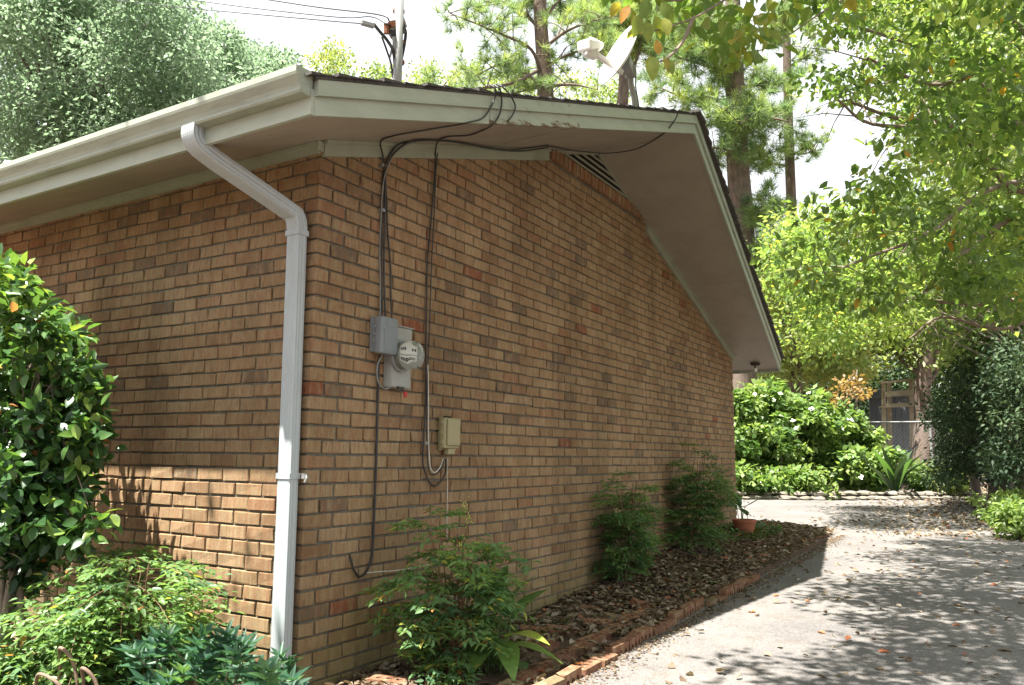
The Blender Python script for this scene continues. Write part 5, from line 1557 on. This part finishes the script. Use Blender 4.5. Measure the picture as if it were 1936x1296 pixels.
# broad-leaved plants (each leaf its own part)
def broad(label, base, specs, cat='plant', name='cast_iron_plant', group=None):
    t = thing(name, label, cat, tuple(base), group)
    for (az, el, L_, Wd, curl, tn, stem) in specs:
        a = math.radians(az); e_ = math.radians(el)
        dx = Vector((math.cos(a)*math.cos(e_), math.sin(a)*math.cos(e_), math.sin(e_))); st = Vector((dx.x*.25, dx.y*.25, 1)).normalized()
        b2 = Vector(tuple(base)) + Vector((random.gauss(0,.03),random.gauss(0,.03),0)); jb = b2+st*stem*(1.35 if L_ > .27 else 1.1)
        q = MB(); q.tube([b2-Vector((0,0,.02)), b2.lerp(jb,.5), jb, jb+dx*.03], [.005,.004,.0035,.003], 5); q.build('leaf_stalk', MAT['lily'], t)
        V, F = big_leaf_mesh(L_*.74, Wd*.92, curl, 9, lambda u: (math.sin(PI*min(1,u*1.02)**.8))**.8 if u < .98 else .02, .22)
        y_ = Vector((-math.sin(a), math.cos(a), 0)); z_ = dx.cross(y_)
        mk('leaf', [jb+dx*v[0]+y_*v[1]+z_*v[2] for v in V], F, MAT['lily'], t, np.full(len(V), tn), True)
b_ = bedpt(940, 1272)
broad('broad-leaved plant with large drooping leaves beside the nearest nandina', b_, [
    (-15,30,.38,.125,.5,1.0,.14),(15,20,.36,.125,.6,.75,.10),(-45,10,.34,.14,.7,.7,.12),(60,50,.34,.12,.35,.2,.20),(95,60,.32,.11,.3,.15,.26),(30,60,.36,.11,.25,.3,.22),
    (-80,15,.32,.13,.7,.7,.10),(-10,-5,.24,.10,.5,.4,.05),(150,55,.25,.10,.4,.15,.16),(-60,40,.22,.09,.6,.3,.14),(120,70,.25,.10,.6,.1,.24),(-100,30,.2,.09,.5,.35,.1)])
b_ = bedpt(1392, 1008)
pt = thing('terracotta_pot', 'round terracotta pot at the rear end of the bed', 'flower pot', tuple(b_))
q = MB(); q.lathe([(.10,0),(.13,.13),(.14,.13),(.14,.16),(.125,.16),(.12,.13)], Matrix.Translation((b_[0]+.10,b_[1],b_[2])), 20); q.build('pot_body', MAT['pot'], pt, False)
q = MB(); q.lathe([(.001,.139),(.118,.141)], Matrix.Translation((b_[0]+.10,b_[1],b_[2])), 16); q.build('potting_soil', MAT['soil'], pt)
broad('dark plant with arching leaves growing from the terracotta pot', (b_[0]+.10, b_[1], b_[2]+.12), [
    (20,25,.36,.09,-.1,.0,.14),(200,70,.38,.11,.5,.0,.14),(170,60,.36,.11,.6,.1,.10),(230,60,.36,.11,.6,.0,.12),(150,75,.36,.10,.7,.05,.14),(250,50,.34,.11,.6,.1,.06)])
b_ = bedpt(1345, 1030)
broad('low dark leafy clump between the far nandina and the pot', b_, [(k*51, 30+8*(k % 4), .22, .08, .5, .2+.1*(k % 4), .08) for k in range(9)])

# arched wire hoops in the lower left corner
GH = 'rusty hoops of the low garden edging'
for lb, p0, p1, top_, Y in [('rusty wire hoop, tallest of the edging hoops', (98,1300),(138,1300),(118,1222),-.98),
                            ('rusty wire hoop, widest and lowest at the bottom left', (48,1310),(128,1310),(85,1272),-1.05),
                            ('rusty wire hoop, right one half hidden in leaves', (145,1300),(182,1300),(168,1262),-.98)]:
    a = ony(*p0, Y); b2 = ony(*p1, Y); a[2] = b2[2] = -.06; tp = ony(*top_, Y)
    pts = [a]
    for k in range(1, 12):
        th = PI*k/12; pts.append(np.array([a[0]+(b2[0]-a[0])*(.5-.5*math.cos(th)), Y+.02*math.sin(th*3), (tp[2]-.10 if k < 0 else 0)+ (a[2] + (tp[2]-a[2])*math.sin(th)**.6)]))
    pts.append(b2)
    q = MB(); q.tube(smooth_path(pts, 3), .007, 6); o = q.build('garden_hoop', MAT['rustwire'], None, True); tag(o, lb, 'garden edging', GH)

# off-frame oak behind the camera: it throws the dapple on the left wall and near driveway
t = thing('oak_tree', 'large oak behind the viewpoint that dapples the front wall and near driveway', 'tree', (5.6, -5.2, -.1), 'trees along the driveway')
q = MB(); q.tube(smooth_path([(5.6,-5.2,-.2),(5.5,-5.1,2.5),(5.2,-4.9,5),(4.6,-4.2,7.5)],4), [.26-.012*i for i in range(13)], 12); q.build('trunk', MAT['bark'], t, True)
n_ = 120
c = np.stack([RNG.uniform(1.6,5.5,n_), RNG.uniform(-3.8,.2,n_), RNG.uniform(5.2,8.0,n_)], 1)
c3 = np.stack([RNG.uniform(-1.15,-.1,16), RNG.uniform(-3.2,-2.0,16), RNG.uniform(5.0,6.5,16)], 1)
q = MB(); limbs(q, (5.2,-4.9,5), [c[i] for i in range(14)]+[c3[i] for i in range(5)], .06, .015); q.build('branches', MAT['bark'], t, True)
foliage('crown', c, .45, 52, .13, .07, 'oak', t)
foliage('low_crown', c3, .35, 10, .12, .06, 'oak', t)
